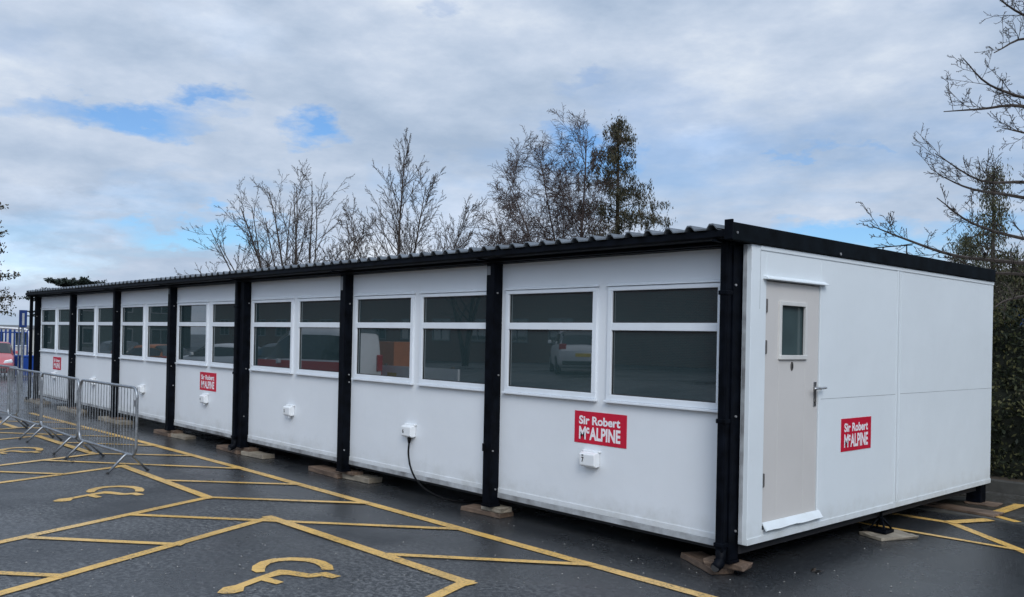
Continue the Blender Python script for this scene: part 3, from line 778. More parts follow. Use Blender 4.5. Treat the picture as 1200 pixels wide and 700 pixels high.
def conifer(name, label, base, H, spread, seed, mat, dens=1.0, size=.055, gap=.18, z0=.18, bark='bark', nb=70):
    rn = random.Random(seed); t = thing(name, label, 'tree', base)
    tr, cr, tw = MB(), MB(), MB(); base = Vector(base)
    top = base+Vector((.0, 0, H))
    tr.tube([base, base+Vector((.03, 0, H*.5)), top], [H*.017, H*.010, .008], 7)
    for i in range(nb):
        t_ = z0+(1-z0)*(i+rn.random())/nb; z = H*t_
        prof = (1-t_)**.85*spread*rn.choice((.45, .7, .9, 1.0, 1.15))+.08
        if rn.random() < gap: prof *= .5
        a = rn.random()*2*PI
        d = Vector((math.cos(a), math.sin(a), rn.uniform(.15, .6)))
        p0 = base+Vector((.02, 0, z)); pts = [p0]
        for s in range(1, 6):
            f = s/5; pts.append(p0+Vector((d.x*prof*f, d.y*prof*f, d.z*prof*f - .28*prof*f*f + rn.gauss(0, .02))))
        tw.tube(pts, [.018, .015, .012, .009, .006, .004], 3, cap=False)
        for s in range(1, 6):
            nn = int((6+16*s/5)*dens*(.5+prof))
            leaves(cr, pts[s]+Vector((0, 0, -.06)), nn, (.05+.04*prof, .05+.04*prof, .07), size, rn, droop=1, asp=.28)
            if rn.random() < .8:   # drooping spray
                q = pts[s]+Vector((rn.gauss(0, .1), rn.gauss(0, .1), -.12)); leaves(cr, q, int(nn*.9), (.035, .035, .13), size, rn, droop=1, asp=.28)
    leaves(cr, top+Vector((0, 0, -.12)), int(14*dens), (.03, .03, .10), size, rn)
    obj('trunk', tr, bark, t, smooth=True); obj('limbs', tw, bark, t); obj('crown', cr, mat, t)
    return t
b4 = at(719, 445, 23.5); b4.z = 0
conifer('conifer', 'dark brownish green conifer with drooping sprays beside the birch', b4, 7.75, 3.0, 21, 'leaf_conifer', 2.4, .042, .32, nb=92)
b5 = at(1160, 445, 15.5); b5.z = 0
conifer('conifer', 'thin airy conifer above the right end of the cabin roof', b5, 5.0, 1.55, 7, 'leaf_airy', 2.2, .030, .3, nb=66)
b5 = at(1128, 445, 17); b5.z = 0
conifer('conifer', 'low olive conifer just clearing the roof left of the airy one', b5, 4.0, 1.4, 9, 'leaf_airy', 2.2, .032, .2, nb=52)
b5 = at(1186, 445, 12.6); b5.z = 0
conifer('evergreen_shrub', 'tall olive evergreen shrub rising behind the hedge at the right edge', b5, 3.1, 1.5, 14, 'leaf_airy', .9, .04, .2, z0=.35, nb=60)
b5 = at(1150, 445, 13.2); b5.z = 0
conifer('evergreen_shrub', 'dark evergreen shrub just past the far end of the cabin wall', b5, 2.9, 1.6, 15, 'leaf_conifer', 1.0, .04, .2, z0=.35, nb=50)

# big bare tree on the right, trunk outside the frame, limbs traced at their own depths
rn = random.Random(31)
tb = at(1330, 560, 13); tb.z = 0
BT = thing('bare_tree', 'large bare tree reaching in from the right edge of the photo', 'tree', tb)
tr, cr = MB(), MB()
tr.tube([tb, tb+Vector((.05, 0, 2.5)), tb+Vector((-.05, .1, 5.5)), tb+Vector((0, .1, 9.5))], [.26, .21, .15, .05], 9)
info = dict(segs=[4, 4, 3], wig=[.10, .13, .16], trop=[.06, .05, .03], kids=[6, 4], start=[.1, .15], ang=[42, 42], ratio=[.42, .42], trunk_lvl=-1, rr=.6, tl=.5, rmin=.0028)
limbs = [
    [(1330, 330, 13), (1260, 40, 12.6), (1200, 18, 12.3), (1165, -5, 12)],
    [(1330, 260, 13), (1270, 120, 12.6), (1215, 118, 12.2), (1160, 100, 12), (1128, 68, 11.8)],
    [(1330, 250, 13), (1265, 150, 12.5), (1200, 125, 12.1), (1150, 128, 11.8), (1106, 131, 11.6)],
    [(1330, 240, 13), (1270, 180, 12.5), (1215, 160, 12), (1175, 150, 11.7)],
    [(1330, 330, 13), (1270, 225, 12.4), (1205, 214, 12), (1150, 212, 11.6), (1096, 180, 11.3)],
    [(1330, 340, 13), (1270, 250, 12.4), (1200, 232, 12), (1140, 222, 11.6), (1100, 205, 11.3)],
    [(1330, 360, 13), (1270, 290, 12.4), (1200, 280, 12), (1140, 262, 11.6), (1098, 232, 11.3)],
    [(1330, 400, 13), (1270, 320, 12.2), (1190, 308, 11.6), (1120, 300, 11.0), (1060, 280, 10.6), (1022, 265, 10.3)],
    [(1330, 400, 13), (1270, 335, 12.2), (1200, 322, 11.6), (1150, 318, 11.2), (1110, 296, 10.9)],
    [(1330, 420, 13), (1280, 350, 12.2), (1220, 345, 11.6), (1180, 352, 11.2), (1166, 360, 11.0)],
    [(1330, 180, 13), (1270, 60, 12.2), (1205, 45, 11.6), (1165, 62, 11.2)]]
for L_ in limbs:
    pts = spline([at(*p) for p in L_], 4)
    pts[0] = Vector((tb.x, tb.y+.05, pts[0].z))
    n = len(pts); rs = [.040*(1-i/n)**1.1+.0045 for i in range(n)]; rs = [min(.036, r_) for r_ in rs]
    cr.tube(pts, rs, 5, cap=False)
    for i in range(int(n*.35), n-1):
        for rep in range(2 if rn.random() < .35 else 1):
            ax = (pts[i+1]-pts[i]).normalized()
            o1 = ax.orthogonal().normalized(); o2 = ax.cross(o1); az = rn.random()*6.28; ang = R(rn.uniform(28, 60))
            nd = ax*math.cos(ang)+(o1*math.cos(az)+o2*math.sin(az))*math.sin(ang)
            if nd.z < -.1 and rn.random() < .6: nd.z *= -1
            grow(tr, cr, pts[i], nd.normalized(), rn.uniform(.22, .60), max(.0036, rs[i]*.32), 0, None, rn, info)
obj('trunk', tr, 'bark', BT, smooth=True); obj('crown', cr, 'bark', BT)

# ivy hedge at the far kerb
def hedge(label, x0, x1, y0, y1, htop, seed, n, size=.055, mat='leaf_ivy', name='ivy_hedge'):
    rn = random.Random(seed); t = thing(name, label, 'hedge', ((x0+x1)/2, (y0+y1)/2, 0))
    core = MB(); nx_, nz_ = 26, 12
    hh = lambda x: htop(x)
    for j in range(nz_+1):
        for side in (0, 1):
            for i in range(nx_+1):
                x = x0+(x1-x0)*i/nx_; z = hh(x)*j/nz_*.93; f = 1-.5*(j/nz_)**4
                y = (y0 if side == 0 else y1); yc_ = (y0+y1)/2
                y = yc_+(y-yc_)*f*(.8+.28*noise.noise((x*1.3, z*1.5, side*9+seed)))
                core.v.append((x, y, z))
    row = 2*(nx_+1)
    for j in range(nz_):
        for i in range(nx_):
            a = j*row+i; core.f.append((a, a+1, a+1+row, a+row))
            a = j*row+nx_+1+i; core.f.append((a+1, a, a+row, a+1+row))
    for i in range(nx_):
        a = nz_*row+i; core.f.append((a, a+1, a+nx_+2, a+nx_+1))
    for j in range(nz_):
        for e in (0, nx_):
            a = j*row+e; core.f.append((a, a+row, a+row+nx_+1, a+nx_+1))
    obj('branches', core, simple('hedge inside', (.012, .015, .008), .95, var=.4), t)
    cr = MB()
    for _ in range(n):
        x = rn.uniform(x0, x1); z = hh(x)*(rn.random()**.85)*1.04; yc_ = (y0+y1)/2
        f = 1-.5*(z/max(.1, hh(x)))**4
        y = yc_-(yc_-y0)*f*(.86+.40*noise.noise((x*1.3, z*1.5, seed))+.35*noise.noise((x*4.1, z*4.3, seed+3)))+rn.gauss(0, .05)
        if rn.random() < .12: y = rn.uniform(y0, y1); z = hh(x)*rn.uniform(.95, 1.08)
        leaves(cr, (x, y, z), 1, (.03, .03, .03), size, rn)
    obj('leaves', cr, mat, t)
    return t
hedge('dark ivy covered hedge behind the far kerb at the right edge', -6.5, 3.5, 6.55, 7.9, lambda x: 2.25+.55*noise.noise((x*1.4, 2, 3))-.15*sm((x+.3)/1.0), 5, 42000, .034)
mb = MB(); mb.box(-24, 12, 6.02, 6.14, -.05, .16); struct('retaining_kerb', mb, 'concrete', bevel=.01)
mb = MB(); mb.box(-24, 12, 6.14, 8.2, -.05, .13); struct('soil_bed', mb, simple('leafy soil', (.06, .045, .03), .95, var=.6, scale=12, bmp=.6))

# cedar behind far end of the cabins, flat tiers
def cedar(label, base, H, tiers, seed, size=.10, name='cedar_tree', tscale=1):
    rn = random.Random(seed); t = thing(name, label, 'tree', base); base = Vector(base)
    tr, cr, lb = MB(), MB(), MB()
    tr.tube([base, base+Vector((0, 0, H*.6)), base+Vector((.1, 0, H))], [.35*tscale, .25*tscale, .05], 8)
    for (z, rad, n) in tiers:
        for i in range(n):
            a = 2*PI*i/n+rn.random(); L = rad*rn.uniform(.6, 1.1)
            p0 = base+Vector((0, 0, z-.25)); e = p0+Vector((math.cos(a)*L, math.sin(a)*L, .25+rn.gauss(0, .06)))
            lb.tube([p0, p0.lerp(e, .5)+Vector((0, 0, .08)), e], [.05, .03, .012], 4, cap=False)
            for s in range(10):
                f = .15+.85*s/9; c = p0.lerp(e, f)
                leaves(cr, c, int(34), (.22*(1.1-f*.4)*rad/2.5, .22*rad/2.5, .05), size, rn, flat=3)
    obj('trunk', tr, 'bark', t, smooth=True); obj('limbs', lb, 'bark', t); obj('crown', cr, 'leaf_cedar', t); return t
b6 = at(82, 440, 46); b6.z = 0
cedar('flat topped dark cedar showing just above the far left end of the roof', b6, 4.3, [(2.6, 2.4, 12), (3.3, 2.3, 13), (3.75, 2.1, 13), (4.25, 1.35, 12), (4.4, .8, 6)], 3, .085)
b7 = at(-27, 440, 26); b7.z = 0
rn = random.Random(9)
t = thing('evergreen_tree', 'dark evergreen branches at the left edge above the red car', 'tree', b7)
tr, cr, lb = MB(), MB(), MB(); tr.tube([b7, b7+Vector((0, 0, 3)), b7+Vector((.0, .05, 6))], [.2, .15, .04], 8)
for i in range(80):
    z = rn.choice([rn.uniform(2.2, 3.6), rn.uniform(3.9, 5.2), rn.uniform(2.2, 5.6)])
    L = (1.05 if 2.3 < z < 3.3 else (.78 if z < 5.1 and z > 3.9 else .62))*rn.uniform(.6, 1.0)
    a = rn.random()*6.28; p0 = b7+Vector((0, 0, z)); e = p0+Vector((math.cos(a)*L, math.sin(a)*L, rn.uniform(-.15, .25)))
    lb.tube([p0, e], [.02, .006], 3, cap=False)
    for s in range(7): leaves(cr, p0.lerp(e, .3+.7*s/6), 11, (.07, .07, .06), .05, rn)
obj('trunk', tr, 'bark', t, smooth=True); obj('limbs', lb, 'bark', t); obj('crown', cr, 'leaf_conifer', t)

# ================================================================ CARS
def car(label, loc, rotz, paint, kind='hatch', stripe=None, name='parked_car', cat='car', group=None):
    """nose towards +x; lofted shell with inset glass, wheels, lamps"""
    t = thing(name, label, cat, loc, 0, group); off = Vector(loc)
    if kind == 'hatch':
        L, Wd = 4.0, .86
        prof = [(-2.0, .35, .80, .80), (-1.95, .30, .98, .98), (-1.78, .25, 1.02, 1.30), (-1.35, .20, 1.02, 1.46), (-.55, .20, .99, 1.50), (.15, .20, .97, 1.44), (.85, .20, .95, 1.03), (1.25, .2, .90, .93), (1.75, .24, .80, .80), (1.97, .32, .62, .62)]
    else:
        L, Wd = 5.0, .97
        prof = [(-2.45, .35, 1.1, 1.9), (-2.4, .28, 1.15, 2.02), (-1.6, .25, 1.15, 2.08), (-.4, .25, 1.15, 2.08), (.5, .25, 1.15, 2.03), (1.0, .25, 1.13, 1.78), (1.55, .25, 1.10, 1.20), (2.0, .27, 1.0, 1.02), (2.38, .32, .86, .86), (2.47, .38, .62, .62)]
    body_, gl = MB(), MB()
    rows = []
    for (x, zb, zs, zr) in prof:
        e = 1-.10*(abs(x)/(L/2))**4
        w = Wd*e; wr = w*.80 if zr > zs+.06 else w*.93; h = zr-zs
        sec = [(w*.86, zb), (w*.98, zb+.12), (w, (zb+zs)/2), (w*.975, zs-.04), (w*.95, zs), (wr+(w*.95-wr)*.25, zs+h*.75), (wr*.97, zs+h*.93), (wr*.80, zr), (0, zr+.02)]
        full = [(x, -a, b) for a, b in sec] + [(x, a, b) for a, b in reversed(sec[:-1])]
        rows.append(full)
    n = len(rows[0])
    for rw in rows: body_.v += [tuple(Vector(p)) for p in rw]
    for i in range(len(rows)-1):
        for k in range(n-1): body_.f.append((i*n+k, i*n+k+1, (i+1)*n+k+1, (i+1)*n+k))
        body_.f.append((i*n+n-1, i*n, (i+1)*n, (i+1)*n+n-1))
    body_.f.append(tuple(range(n))); body_.f.append(tuple((len(rows)-1)*n+k for k in reversed(range(n))))
    def loc_obj(nm, mb, mat, par, **kw):
        mb.v = [tuple(Vector(v)+off) for v in mb.v]; return obj(nm, mb, mat, par, **kw)
    bo = loc_obj('body', body_, paint, t, smooth=True, fix=True)
    # side glass, windscreen, rear glass as thin proud panels
    def strip(i0, i1, k0, k1, up=.012, inset=.12):
        for s in (0, 1):
            g = MB()
            for i in range(i0, i1):
                ks = (k0, k1) if s == 0 else (n-1-k0+0, n-1-k1+0)
                kk = [k0, k1] if s == 0 else [n-1-k0, n-1-k1]
                for (ii) in (i, i+1):
                    for k in kk:
                        p = Vector(rows[ii][k % n]); sgn = -1 if s == 0 else 1
                        p.y += sgn*.012; g.v.append(tuple(p))
                b_ = len(g.v)-4; g.f.append((b_, b_+1, b_+3, b_+2))
            loc_obj('side_window', g, 'car_glass', t)
    if kind == 'hatch': strip(2, 6, 4, 5); ws = (5, 6); rg = (1, 3)
    else: strip(1, 6, 4, 5); ws = (4, 6); rg = (0, 1)
    for (nm, (i0, i1), ux) in (('windscreen', ws, 1), ('rear_window', rg, -1)):
        g = MB()
        for i in range(i0, i1+1):
            for k in (5, 6, 7, 8, 9, 10, 11):
                p = Vector(rows[i][k]); p += Vector((.014*ux, 0, .014)); g.v.append(tuple(p))
        for i in range(i1-i0):
            for k in range(6): a = i*7+k; g.f.append((a, a+1, a+8, a+7))
        loc_obj(nm, g, 'car_glass', t)
    wx = (L*.31, -L*.31); rw_ = .31 if kind == 'hatch' else .34
    for x in wx:
        for s in (-1, 1):
            w = MB(); w.tube([(x, s*(Wd*.80), rw_), (x, s*(Wd+.005), rw_)], rw_, 20); wo = loc_obj('wheel', w, 'tyre', t)
            w = MB(); w.tube([(x, s*(Wd+.006), rw_), (x, s*(Wd+.012), rw_)], rw_*.66, 14); loc_obj('rim', w, 'rim', wo)
    fz = .72 if kind == 'hatch' else .86
    xf = L/2-.17
    for s in (-1, 1):
        w = MB(); w.prism([(s*Wd*.50, fz-.09), (s*Wd*.90, fz-.05), (s*Wd*.86, fz+.09), (s*Wd*.55, fz+.03)], 0, xf-.25, xf+.12); loc_obj('headlight', w, 'lamp_clear', t, bevel=.02, fix=True)
        w = MB(); w.box(-L/2-.012+.02, -L/2+.15, min(s*Wd*.66, s*Wd*.93), max(s*Wd*.66, s*Wd*.93), .82, 1.02 if kind == 'hatch' else 1.3); loc_obj('tail_light', w, 'lamp_red', t, bevel=.02)
        w = MB(); w.prism([(L*.13, 1.02), (L*.16, 1.0), (L*.16, 1.14), (L*.135, 1.14)], 1, s*(Wd+.02), s*(Wd+.14)); loc_obj('door_mirror', w, paint, t, bevel=.02, fix=True)
    w = MB(); w.box(L/2-.09, L/2-.005, -.55, .55, .30, .44); loc_obj('grille', w, 'tyre', t, bevel=.01)
    w = MB(); w.box(L/2-.03, L/2+.012, -.26, .26, .46, .57); loc_obj('number_plate', w, 'plate_w', t)
    w = MB(); w.box(-L/2-.015, -L/2+.03, -.26, .26, .60, .71); loc_obj('number_plate', w, 'plate_y', t)
    w = MB(); w.box(-L/2-.02, -L/2+.1, -Wd*.8, Wd*.8, .33, .46); loc_obj('bumper', w, 'tyre' if kind == 'hatch' else paint, t, bevel=.02)
    if stripe:
        for s in (-1, 1):
            w = MB(); w.box(-L/2+.1, L/2-.45, min(s*(Wd+.003), s*(Wd-.01)), max(s*(Wd+.003), s*(Wd-.01)), .62, 1.10); loc_obj('side_stripe', w, stripe, t)
    t.rotation_euler.z = rotz
    return t
p = at(-10, 430, 38); z = hz(p.x, p.y)
car('red hatchback facing the camera at the left edge, in front of the blue railings', (p.x, p.y, z), R(-12), 'car_red')
def gp_(x, y): return (x, y, hz(x, y))
car('white hatchback mirrored in the window above the nearest sign, seen from behind', gp_(-17.6, -16.8), R(221), 'car_white')
car('white van with a red side band mirrored in the fifth bay windows', gp_(-18.6, -6.9), R(162), 'car_white', 'van', 'livery_red', name='parked_van', cat='van').scale = (.72, .9, .98)
car('grey hatchback parked beyond the van, mirrored in the fifth bay', gp_(-24.5, -9.0), R(170), 'car_grey')
car('white hatchback parked farther west, mirrored in the fourth bay', gp_(-31, -9.5), R(150), 'car_white')
car('orange red hatchback mirrored in the far bays', gp_(-37, -8.9), R(165), 'car_orange')
car('dark grey hatchback at the end of the parked row, mirrored in the far bays', gp_(-45, -10), R(180), 'car_grey')

# low white hoarding and orange board mirrored in bay 6
a_ = at(447, 430, 26); b_ = at(532, 430, 24)
W_ = thing('site_hoarding', 'low white hoarding with a yellow notice, mirrored in the sixth bay', 'hoarding', gp_((a_.x+b_.x)/2, -(a_.y+b_.y)/2))
base = W_.location.copy()
mb = MB(); mb.box(-1.7, 1.7, -.04, .04, .15, .95)
mb.v = [tuple(Vector(v)+base) for v in mb.v]; obj('board', mb, 'car_white', W_)
mb = MB(); mb.box(-1.2, -.8, .041, .05, .35, .75); mb.v = [tuple(Vector(v)+base) for v in mb.v]; obj('notice', mb, 'plate_y', W_)
for x in (-1.4, 0, 1.4):
    mb = MB(); mb.box(x-.05, x+.05, -.10, -.041, 0, 1.0); mb.v = [tuple(Vector(v)+base) for v in mb.v]; obj('support', mb, 'wood', W_)
W_.rotation_euler.z = math.atan2(-(b_.y-a_.y), b_.x-a_.x)
q = at(462, 405, 29); base = Vector(gp_(q.x, -q.y))
K = thing('timber_crate', 'orange brown crate behind the white hoarding, mirrored in the sixth bay', 'crate', base)
mb = MB(); mb.box(-.7, .7, -.5, .5, .12, 1.5); mb.v = [tuple(Vector(v)+base) for v in mb.v]; obj('box', mb, 'car_orange', K)
for s in (-.6, 0, .6):
    mb = MB(); mb.box(s-.06, s+.06, -.53, .53, 0, .118); mb.v = [tuple(Vector(v)+base) for v in mb.v]; obj('bearer', mb, 'wood', K)

# ================================================================ BUILDINGS AROUND
def building(name, label, x0, x1, y0, y1, z0, H, wall, face, roofm='greyroof', roofh=0, wins=None, cat='building', frame='upvc'):
    t = thing(name, label, cat, ((x0+x1)/2, (y0+y1)/2, z0))
    mb = MB(); mb.box(x0, x1, y0, y1, z0-.6, z0+H); obj('wall', mb, wall, t)
    mb = MB()
    if roofh: mb.prism([(y0-.3, z0+H+.01), (y1+.3, z0+H+.01), ((y0+y1)/2, z0+H+roofh)], 0, x0-.3, x1+.3)
    else: mb.box(x0-.12, x1+.12, y0-.12, y1+.12, z0+H+.004, z0+H+.22)
    obj('roof', mb, roofm, t)
    for (s, z, w, h) in (wins or []):
        g, f = MB(), MB()
        def bx(m_, a0, a1, c0, c1, d0, d1):
            if face == 'N': m_.box(a0, a1, y1+d0, y1+d1, c0, c1)
            elif face == 'S': m_.box(a0, a1, y0-d1, y0-d0, c0, c1)
            else: m_.box(x1+d0, x1+d1, a0, a1, c0, c1)
        bx(g, s, s+w, z0+z, z0+z+h, .004, .012)
        for a0, a1, c0, c1 in ((s-.07, s, z-.07, z+h+.07), (s+w, s+w+.07, z-.07, z+h+.07), (s, s+w, z-.07, z), (s, s+w, z+h, z+h+.07), (s+w/2-.03, s+w/2+.03, z, z+h)):
            bx(f, a0, a1, z0+c0, z0+c1, .004, .05)
        fo = obj('window', f, frame, t); obj('pane', g, 'glass', fo)
    return t
ws = [(-70+i*3.4, z, 1.6, 1.2) for i in range(24) for z in (1.0, 3.9) if not -29 < -70+i*3.4 < -12]
building('brick_building', 'two storey brick building with white framed windows, mirrored in the cabin glass', -72, 14, -36, -27, .65, 6.4, 'brick', 'N', roofh=1.6, wins=ws, frame='greyroof')
ws = [(-24+i*3.2, z, 1.5, 1.2) for i in range(5) for z in (1.0, 3.7)]
building('added_wing', 'unseen grey wing added across the far end of the car park to darken the far bay reflections', -84, -74, -26, -7, -.3, 6.0, 'wing', 'E', roofh=1.5, wins=ws, frame='greyroof')  # added out of view so the far panes mirror something dark
building('brick_building', 'unseen dark brick building added east of the cabins to keep sky out of the door window', 20, 30, -8, 64, 0, 7.5, 'brick', 'W', roofh=1.5)  # added out of view so the door pane reflects brick instead of sky
# bare tree mirrored in bay 6
q = at(545, 400, 36)
TM = dict(T1i); TM.update(kids=[10, 5, 3])
bare_tree('bare_tree', 'bare tree in front of the brick building, mirrored in the sixth bay', gp_(q.x, -q.y), 7, 77, TM, stems=[((.1, 0, 1), 7, .14), ((-.25, .1, 1), 6.2, .1), ((.35, .1, 1), 6, .1)])

# cream building beyond the railings, far left
c = at(18, 400, 62); 
ws = [(c.y-6+i*1.5, .9, .75, .9) for i in range(9)]
building('low_building', 'low cream building with a grey roof behind the blue railings', c.x-6, c.x, c.y-8, c.y+9, -.3, 2.1, 'render', 'E', roofm='greyroof', wins=ws)
# blue railings with white hoop
q0 = at(-12, 400, 40); q1 = at(42, 400, 40)
Rr = thing('railing', 'blue railings under a white hooped top rail, left of the cabins', 'railing', ((q0.x+q1.x)/2, (q0.y+q1.y)/2, -.3))
mb = MB(); zt = 1.80
u = (q1-q0); u.z = 0; u.normalize(); Lr = (Vector((q1.x, q1.y, 0))-Vector((q0.x, q0.y, 0))).length
def along(s, z): return Vector((q0.x, q0.y, 0))+u*s+Vector((0, 0, z))
mb.tube([along(0, zt+.05), along(Lr-.55, zt-.02), along(Lr-.42, zt-.05), along(Lr-.32, zt-.16), along(Lr-.30, zt-.4), along(Lr-.30, -.3)], .045, 8); obj('hoop', mb, 'white_tube', Rr, smooth=True)
mb = MB(); s = .12
while s < Lr-.35:
    mb.box(-.04, .04, -.03, .03, 0, 1); k = len(mb.v)-8
    w = .028 if int(s*10) % 3 else .045
    for i in range(k, k+8):
        v = Vector(mb.v[i]); p = along(s, 0); mb.v[i] = (p.x+v.y*2, p.y+(v.x*w/.04), -.3+v.z*(zt+.25))
    s += .20 if int(s*10) % 2 else .27
obj('bars', mb, 'blue_dark', Rr)
mb = MB(); mb.tube([along(0, .40), along(Lr, .40)], .035, 6); mb.tube([along(0, 1.62), along(Lr-.35, 1.62)], .03, 6); obj('rail', mb, 'blue_dark', Rr)
for i, px in enumerate((19, 31)):
    q = at(px, 417, 38.5); zz = hz(q.x, q.y)
    o = thing('wheelie_bin', ['blue bin left of the sign pole, by the railings', 'blue bin right of the sign pole, by the railings'][i], 'bin', (q.x, q.y, zz), 0, 'blue bins by the railings')
    mb = MB()
    mb.v = [(q.x+a*w, q.y+b_*w, z+zz) for z, w in ((.05, .21), (.85, .28)) for a, b_ in ((-1, -1), (1, -1), (1, 1), (-1, 1))]
    mb.f = [(3, 2, 1, 0), (4, 5, 6, 7), (0, 1, 5, 4), (1, 2, 6, 5), (2, 3, 7, 6), (3, 0, 4, 7)]; obj('tub', mb, 'bin', o, bevel=.02)
    mb = MB(); mb.box(q.x-.31, q.x+.31, q.y-.30, q.y+.30, zz+.855, zz+.93); obj('lid', mb, 'bin', o, bevel=.02)
# sign on its pole
q = at(26.8, 374, 28); zz = hz(q.x, q.y)
S_ = thing('sign_post', 'narrow blue sign on a grey pole left of the far end of the cabins', 'sign', (q.x, q.y, zz))
mb = MB(); mb.tube([(q.x, q.y, zz), (q.x, q.y, 1.86)], .04, 8); mb.tube([(q.x-.02, q.y-.10, zz), (q.x-.02, q.y-.10, 1.86)], .02, 6); obj('pole', mb, 'galv', S_)
mb = MB(); mb.box(q.x-.06, q.x+.06, q.y-.10, q.y+.11, 1.85, 2.40); pn = obj('panel', mb, 'blue_dark', S_, bevel=.01)
mb = MB(); mb.box(q.x+.061, q.x+.066, q.y-.035, q.y+.03, 1.92, 2.30); obj('lettering', mb, 'plate_w', pn)
mb = MB(); mb.box(q.x-.03, q.x+.03, q.y+.112, q.y+1.0, 2.20, 2.235); mb.box(q.x-.03, q.x+.03, q.y+.112, q.y+1.0, 2.345, 2.385); obj('arm', mb, 'black', S_)
mb = MB(); mb.box(q.x-.05, q.x+.05, q.y+1.0, q.y+1.1, zz, 2.4); obj('arm_post', mb, 'black', S_)

# blue shed with brown roof behind the hedge
building('blue_shed', 'blue clad shed with a brown tiled roof behind the ivy hedge', -3.4, 2.6, 13.5, 20, 0, 2.75, 'blue', 'S', roofm='roof_tile', roofh=.95, wins=[(1, 1.0, 1.2, .9)], cat='shed')
# flat-roofed building with roof guard rail behind the cabins
c0 = at(990, 300, 44); c1 = at(1105, 300, 44)
building('flat_roof_building', 'distant flat roofed building under the roof guard rail, behind the cabins', c0.x-1, c1.x, c0.y, c1.y+6, 0, 5.4, 'render', 'S', wins=[(c0.x+1, 1, 1.2, 1.2)])
g = thing('guard_rail', 'thin guard rail on the distant flat roof, right of centre above the dark fascia', 'railing', ((c0.x+c1.x)/2, c0.y, 5.62))
mb = MB(); ya = c0.y+.3; xa_, xb_ = c0.x-.5, c1.x-.1
for z in (6.02, 6.62): mb.tube([(xa_, ya, z), (xb_, ya, z+.05)], .028, 5)
obj('rail', mb, 'black', g)
x = xa_
while x < xb_+.1:
    mb = MB(); mb.tube([(x, ya, 5.62), (x, ya, 6.64)], .03, 5); obj('upright', mb, 'black', g); x += 1.15

# small scattered grit and a few wet leaves on the asphalt
rn = random.Random(12); mb = MB()
for _ in range(420):
    px, py = rn.uniform(0, 1100), rn.uniform(560, 700) ; p = onz(px, py)
    if p.y > -.05 and p.x < .2: continue
    s = rn.uniform(.003, .009); a = rn.random()*3
    k = len(mb.v)
    for dx, dy, dz in ((1, 0, 0), (0, 1, 0), (-1, 0, 0), (0, -1, 0), (0, 0, 1)):
        mb.v.append((p.x+s*(dx*math.cos(a)-dy*math.sin(a))*rn.uniform(.7, 1.3), p.y+s*(dx*math.sin(a)+dy*math.cos(a)), .003+s*dz*.8))
    mb.f += [(k, k+1, k+4), (k+1, k+2, k+4), (k+2, k+3, k+4), (k+3, k, k+4)]
o = obj('grit', mb, simple('pale grit', (.30, .29, .27), .8, var=.4, scale=3)); o['kind'] = 'stuff'; o['label'] = 'small pale stones scattered over the asphalt'; o['category'] = 'grit'
mb = MB()
for (px, py) in ((290, 559), (250, 563), (246, 565), (83, 541), (85, 542), (958, 671)):
    p = onz(px, py)
    for _ in range(3 if px < 900 else 8):
        c = p+Vector((rn.gauss(0, .02), rn.gauss(0, .03), .01)); leaves(mb, c, 1, (.01, .01, .003), .025, rn, flat=4)
o = obj('fallen_leaf', mb, simple('dead leaf', (.03, .02, .012), .8)); o['kind'] = 'stuff'; o['label'] = 'dark wet leaves lying on the asphalt'; o['category'] = 'leaves'

# ================================================================ LIGHT AND SKY
SUN_EL, SUN_AZ = R(38), R(-35)     # azimuth measured from +X towards +Y : low-ish behind the camera's right shoulder
sd = Vector((math.cos(SUN_EL)*math.cos(SUN_AZ), math.cos(SUN_EL)*math.sin(SUN_AZ), math.sin(SUN_EL)))
l = bpy.data.lights.new('sun', 'SUN'); l.energy = 1.2; l.angle = R(24); l.color = (1, .96, .90)
lo = bpy.data.objects.new('sun', l); COL.objects.link(lo); lo.rotation_euler = (-sd).to_track_quat('-Z', 'Y').to_euler()
w = bpy.data.worlds.new('World'); sc.world = w; w.use_nodes = True; t = w.node_tree
bg = t.nodes['Background']; bg.inputs['Strength'].default_value = .10
sky = t.nodes.new('ShaderNodeTexSky'); sky.sky_type = 'NISHITA'; sky.sun_disc = False
sky.sun_elevation = SUN_EL; sky.sun_rotation = PI/2-SUN_AZ; sky.air_density = 1.0; sky.dust_density = .6; sky.ozone_density = 1.5
c = t.nodes.new('ShaderNodeTexCoord'); G = c.outputs['Generated']
sep = t.nodes.new('ShaderNodeSeparateXYZ'); t.links.new(G, sep.inputs[0])
zc_ = math_(t, 'MAXIMUM', math_(t, 'ADD', sep.outputs['Z'], .10), .03)
cmb = t.nodes.new('ShaderNodeCombineXYZ')
t.links.new(math_(t, 'DIVIDE', sep.outputs['X'], zc_), cmb.inputs['X']); t.links.new(math_(t, 'DIVIDE', sep.outputs['Y'], zc_), cmb.inputs['Y'])
PV = cmb.outputs[0]
n1 = noi(t, PV, .55, 7, .58); n2 = noi(t, PV, 1.6, 7, .6)
mp = t.nodes.new('ShaderNodeMapping'); mp.inputs['Location'].default_value = (11, 4, 2); mp.inputs['Scale'].default_value = (1, 1, 2.5); t.links.new(G, mp.inputs['Vector'])
n3 = noi(t, mp.outputs[0], 3.0, 9, .58); n4 = noi(t, mp.outputs[0], 8.5, 8, .6)
nd = t.nodes.new('ShaderNodeTexNoise'); nd.inputs['Scale'].default_value = 7; nd.inputs['Detail'].default_value = 8; nd.inputs['Roughness'].default_value = .62; t.links.new(mp.outputs[0], nd.inputs['Vector'])
wv = t.nodes.new('ShaderNodeVectorMath'); wv.operation = 'MULTIPLY_ADD'; t.links.new(nd.outputs['Color'], wv.inputs[0]); wv.inputs[1].default_value = (.20, .20, .13)
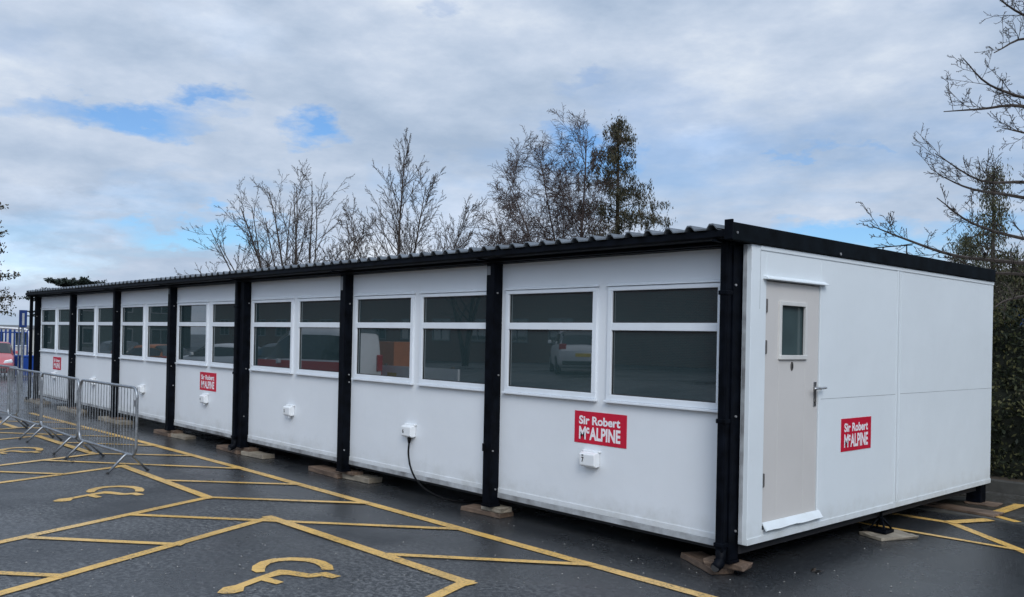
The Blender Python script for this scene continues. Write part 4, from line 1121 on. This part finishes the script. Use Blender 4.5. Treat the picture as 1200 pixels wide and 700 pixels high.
add = t.nodes.new('ShaderNodeVectorMath'); add.operation = 'SUBTRACT'; add.inputs[1].default_value = (.10, .10, .065); t.links.new(G, add.inputs[0]); t.links.new(add.outputs[0], wv.inputs[2])
GD = wv.outputs[0]
def spot(px, py, hw, hh):
    h = ray(px, py).normalized()
    s1 = t.nodes.new('ShaderNodeVectorMath'); s1.operation = 'SUBTRACT'; t.links.new(GD, s1.inputs[0]); s1.inputs[1].default_value = h
    s2 = t.nodes.new('ShaderNodeVectorMath'); s2.operation = 'MULTIPLY'; t.links.new(s1.outputs[0], s2.inputs[0])
    s2.inputs[1].default_value = (FPX/hw, FPX/hw, FPX/hh)
    s3 = t.nodes.new('ShaderNodeVectorMath'); s3.operation = 'LENGTH'; t.links.new(s2.outputs[0], s3.inputs[0])
    return s3.outputs['Value']
holes = None
for (px, py, hw, hh, st_) in ((150, 140, 115, 19, .95), (240, 122, 42, 18, .9), (352, 163, 42, 22, 1), (235, 272, 110, 18, 1), (1010, 285, 130, 26, 1), (1130, 270, 70, 22, .8), (530, 10, 34, 16, .35),
                              (690, 180, 80, 26, 1), (940, 184, 50, 9, .6), (1010, 180, 40, 9, .5), (700, 100, 60, 14, .35), (60, 300, 60, 40, .35), (480, 212, 60, 30, .25)):
    v = ramp(t, spot(px, py, hw, hh), [(.35, st_), (1.05, 0)])
    holes = v if holes is None else math_(t, 'MAXIMUM', holes, v)
shade = math_(t, 'ADD', math_(t, 'ADD', math_(t, 'MULTIPLY', n1, .30), math_(t, 'MULTIPLY', n4, .30)), math_(t, 'ADD', math_(t, 'MULTIPLY', n3, .40), math_(t, 'MULTIPLY', n2, .10)))
cloud = ramp(t, shade, [(.47, (3.7, 4.7, 6.2)), (.54, (4.6, 5.55, 7.0)), (.60, (5.5, 6.35, 7.7)), (.69, (7.4, 8.0, 8.8))])
# brighter veil where the sun sits behind the cloud
dp = t.nodes.new('ShaderNodeVectorMath'); dp.operation = 'DOT_PRODUCT'; t.links.new(G, dp.inputs[0]); dp.inputs[1].default_value = sd
glow = math_(t, 'POWER', math_(t, 'MAXIMUM', dp.outputs['Value'], 0), 2.0)
gl = math_(t, 'MULTIPLY_ADD', glow, 1.6, 1.0)
bright = None
for (px, py, hw, hh, st_) in ((30, 300, 70, 32, .55), (60, 262, 120, 14, .2), (130, 232, 120, 14, .15), (250, 40, 80, 40, .12), (830, 170, 80, 22, .18), (510, 240, 120, 60, .14), (340, 290, 120, 10, .22)):
    v = ramp(t, spot(px, py, hw, hh), [(.2, st_), (1.0, 0)])
    bright = v if bright is None else math_(t, 'MAXIMUM', bright, v)
gl = math_(t, 'ADD', gl, bright)
cl = t.nodes.new('ShaderNodeVectorMath'); cl.operation = 'SCALE'; t.links.new(cloud, cl.inputs[0]); t.links.new(gl, cl.inputs['Scale'])
skyc = mixc(t, 1.0, sky.outputs[0], (.62, .93, 1.25), 'MULTIPLY')
rand_h = ramp(t, n1, [(.36, .42), (.50, 0)])
fac = math_(t, 'MAXIMUM', holes, rand_h)
fin = mixc(t, math_(t, 'MULTIPLY', fac, .92), cl.outputs[0], skyc)
t.links.new(fin, bg.inputs['Color'])
bpy.data.curves.remove(FONT)

sc.view_settings.view_transform = 'Standard'; sc.view_settings.look = 'None'; sc.view_settings.exposure = .08; sc.view_settings.gamma = 1
sc.render.engine = 'CYCLES'
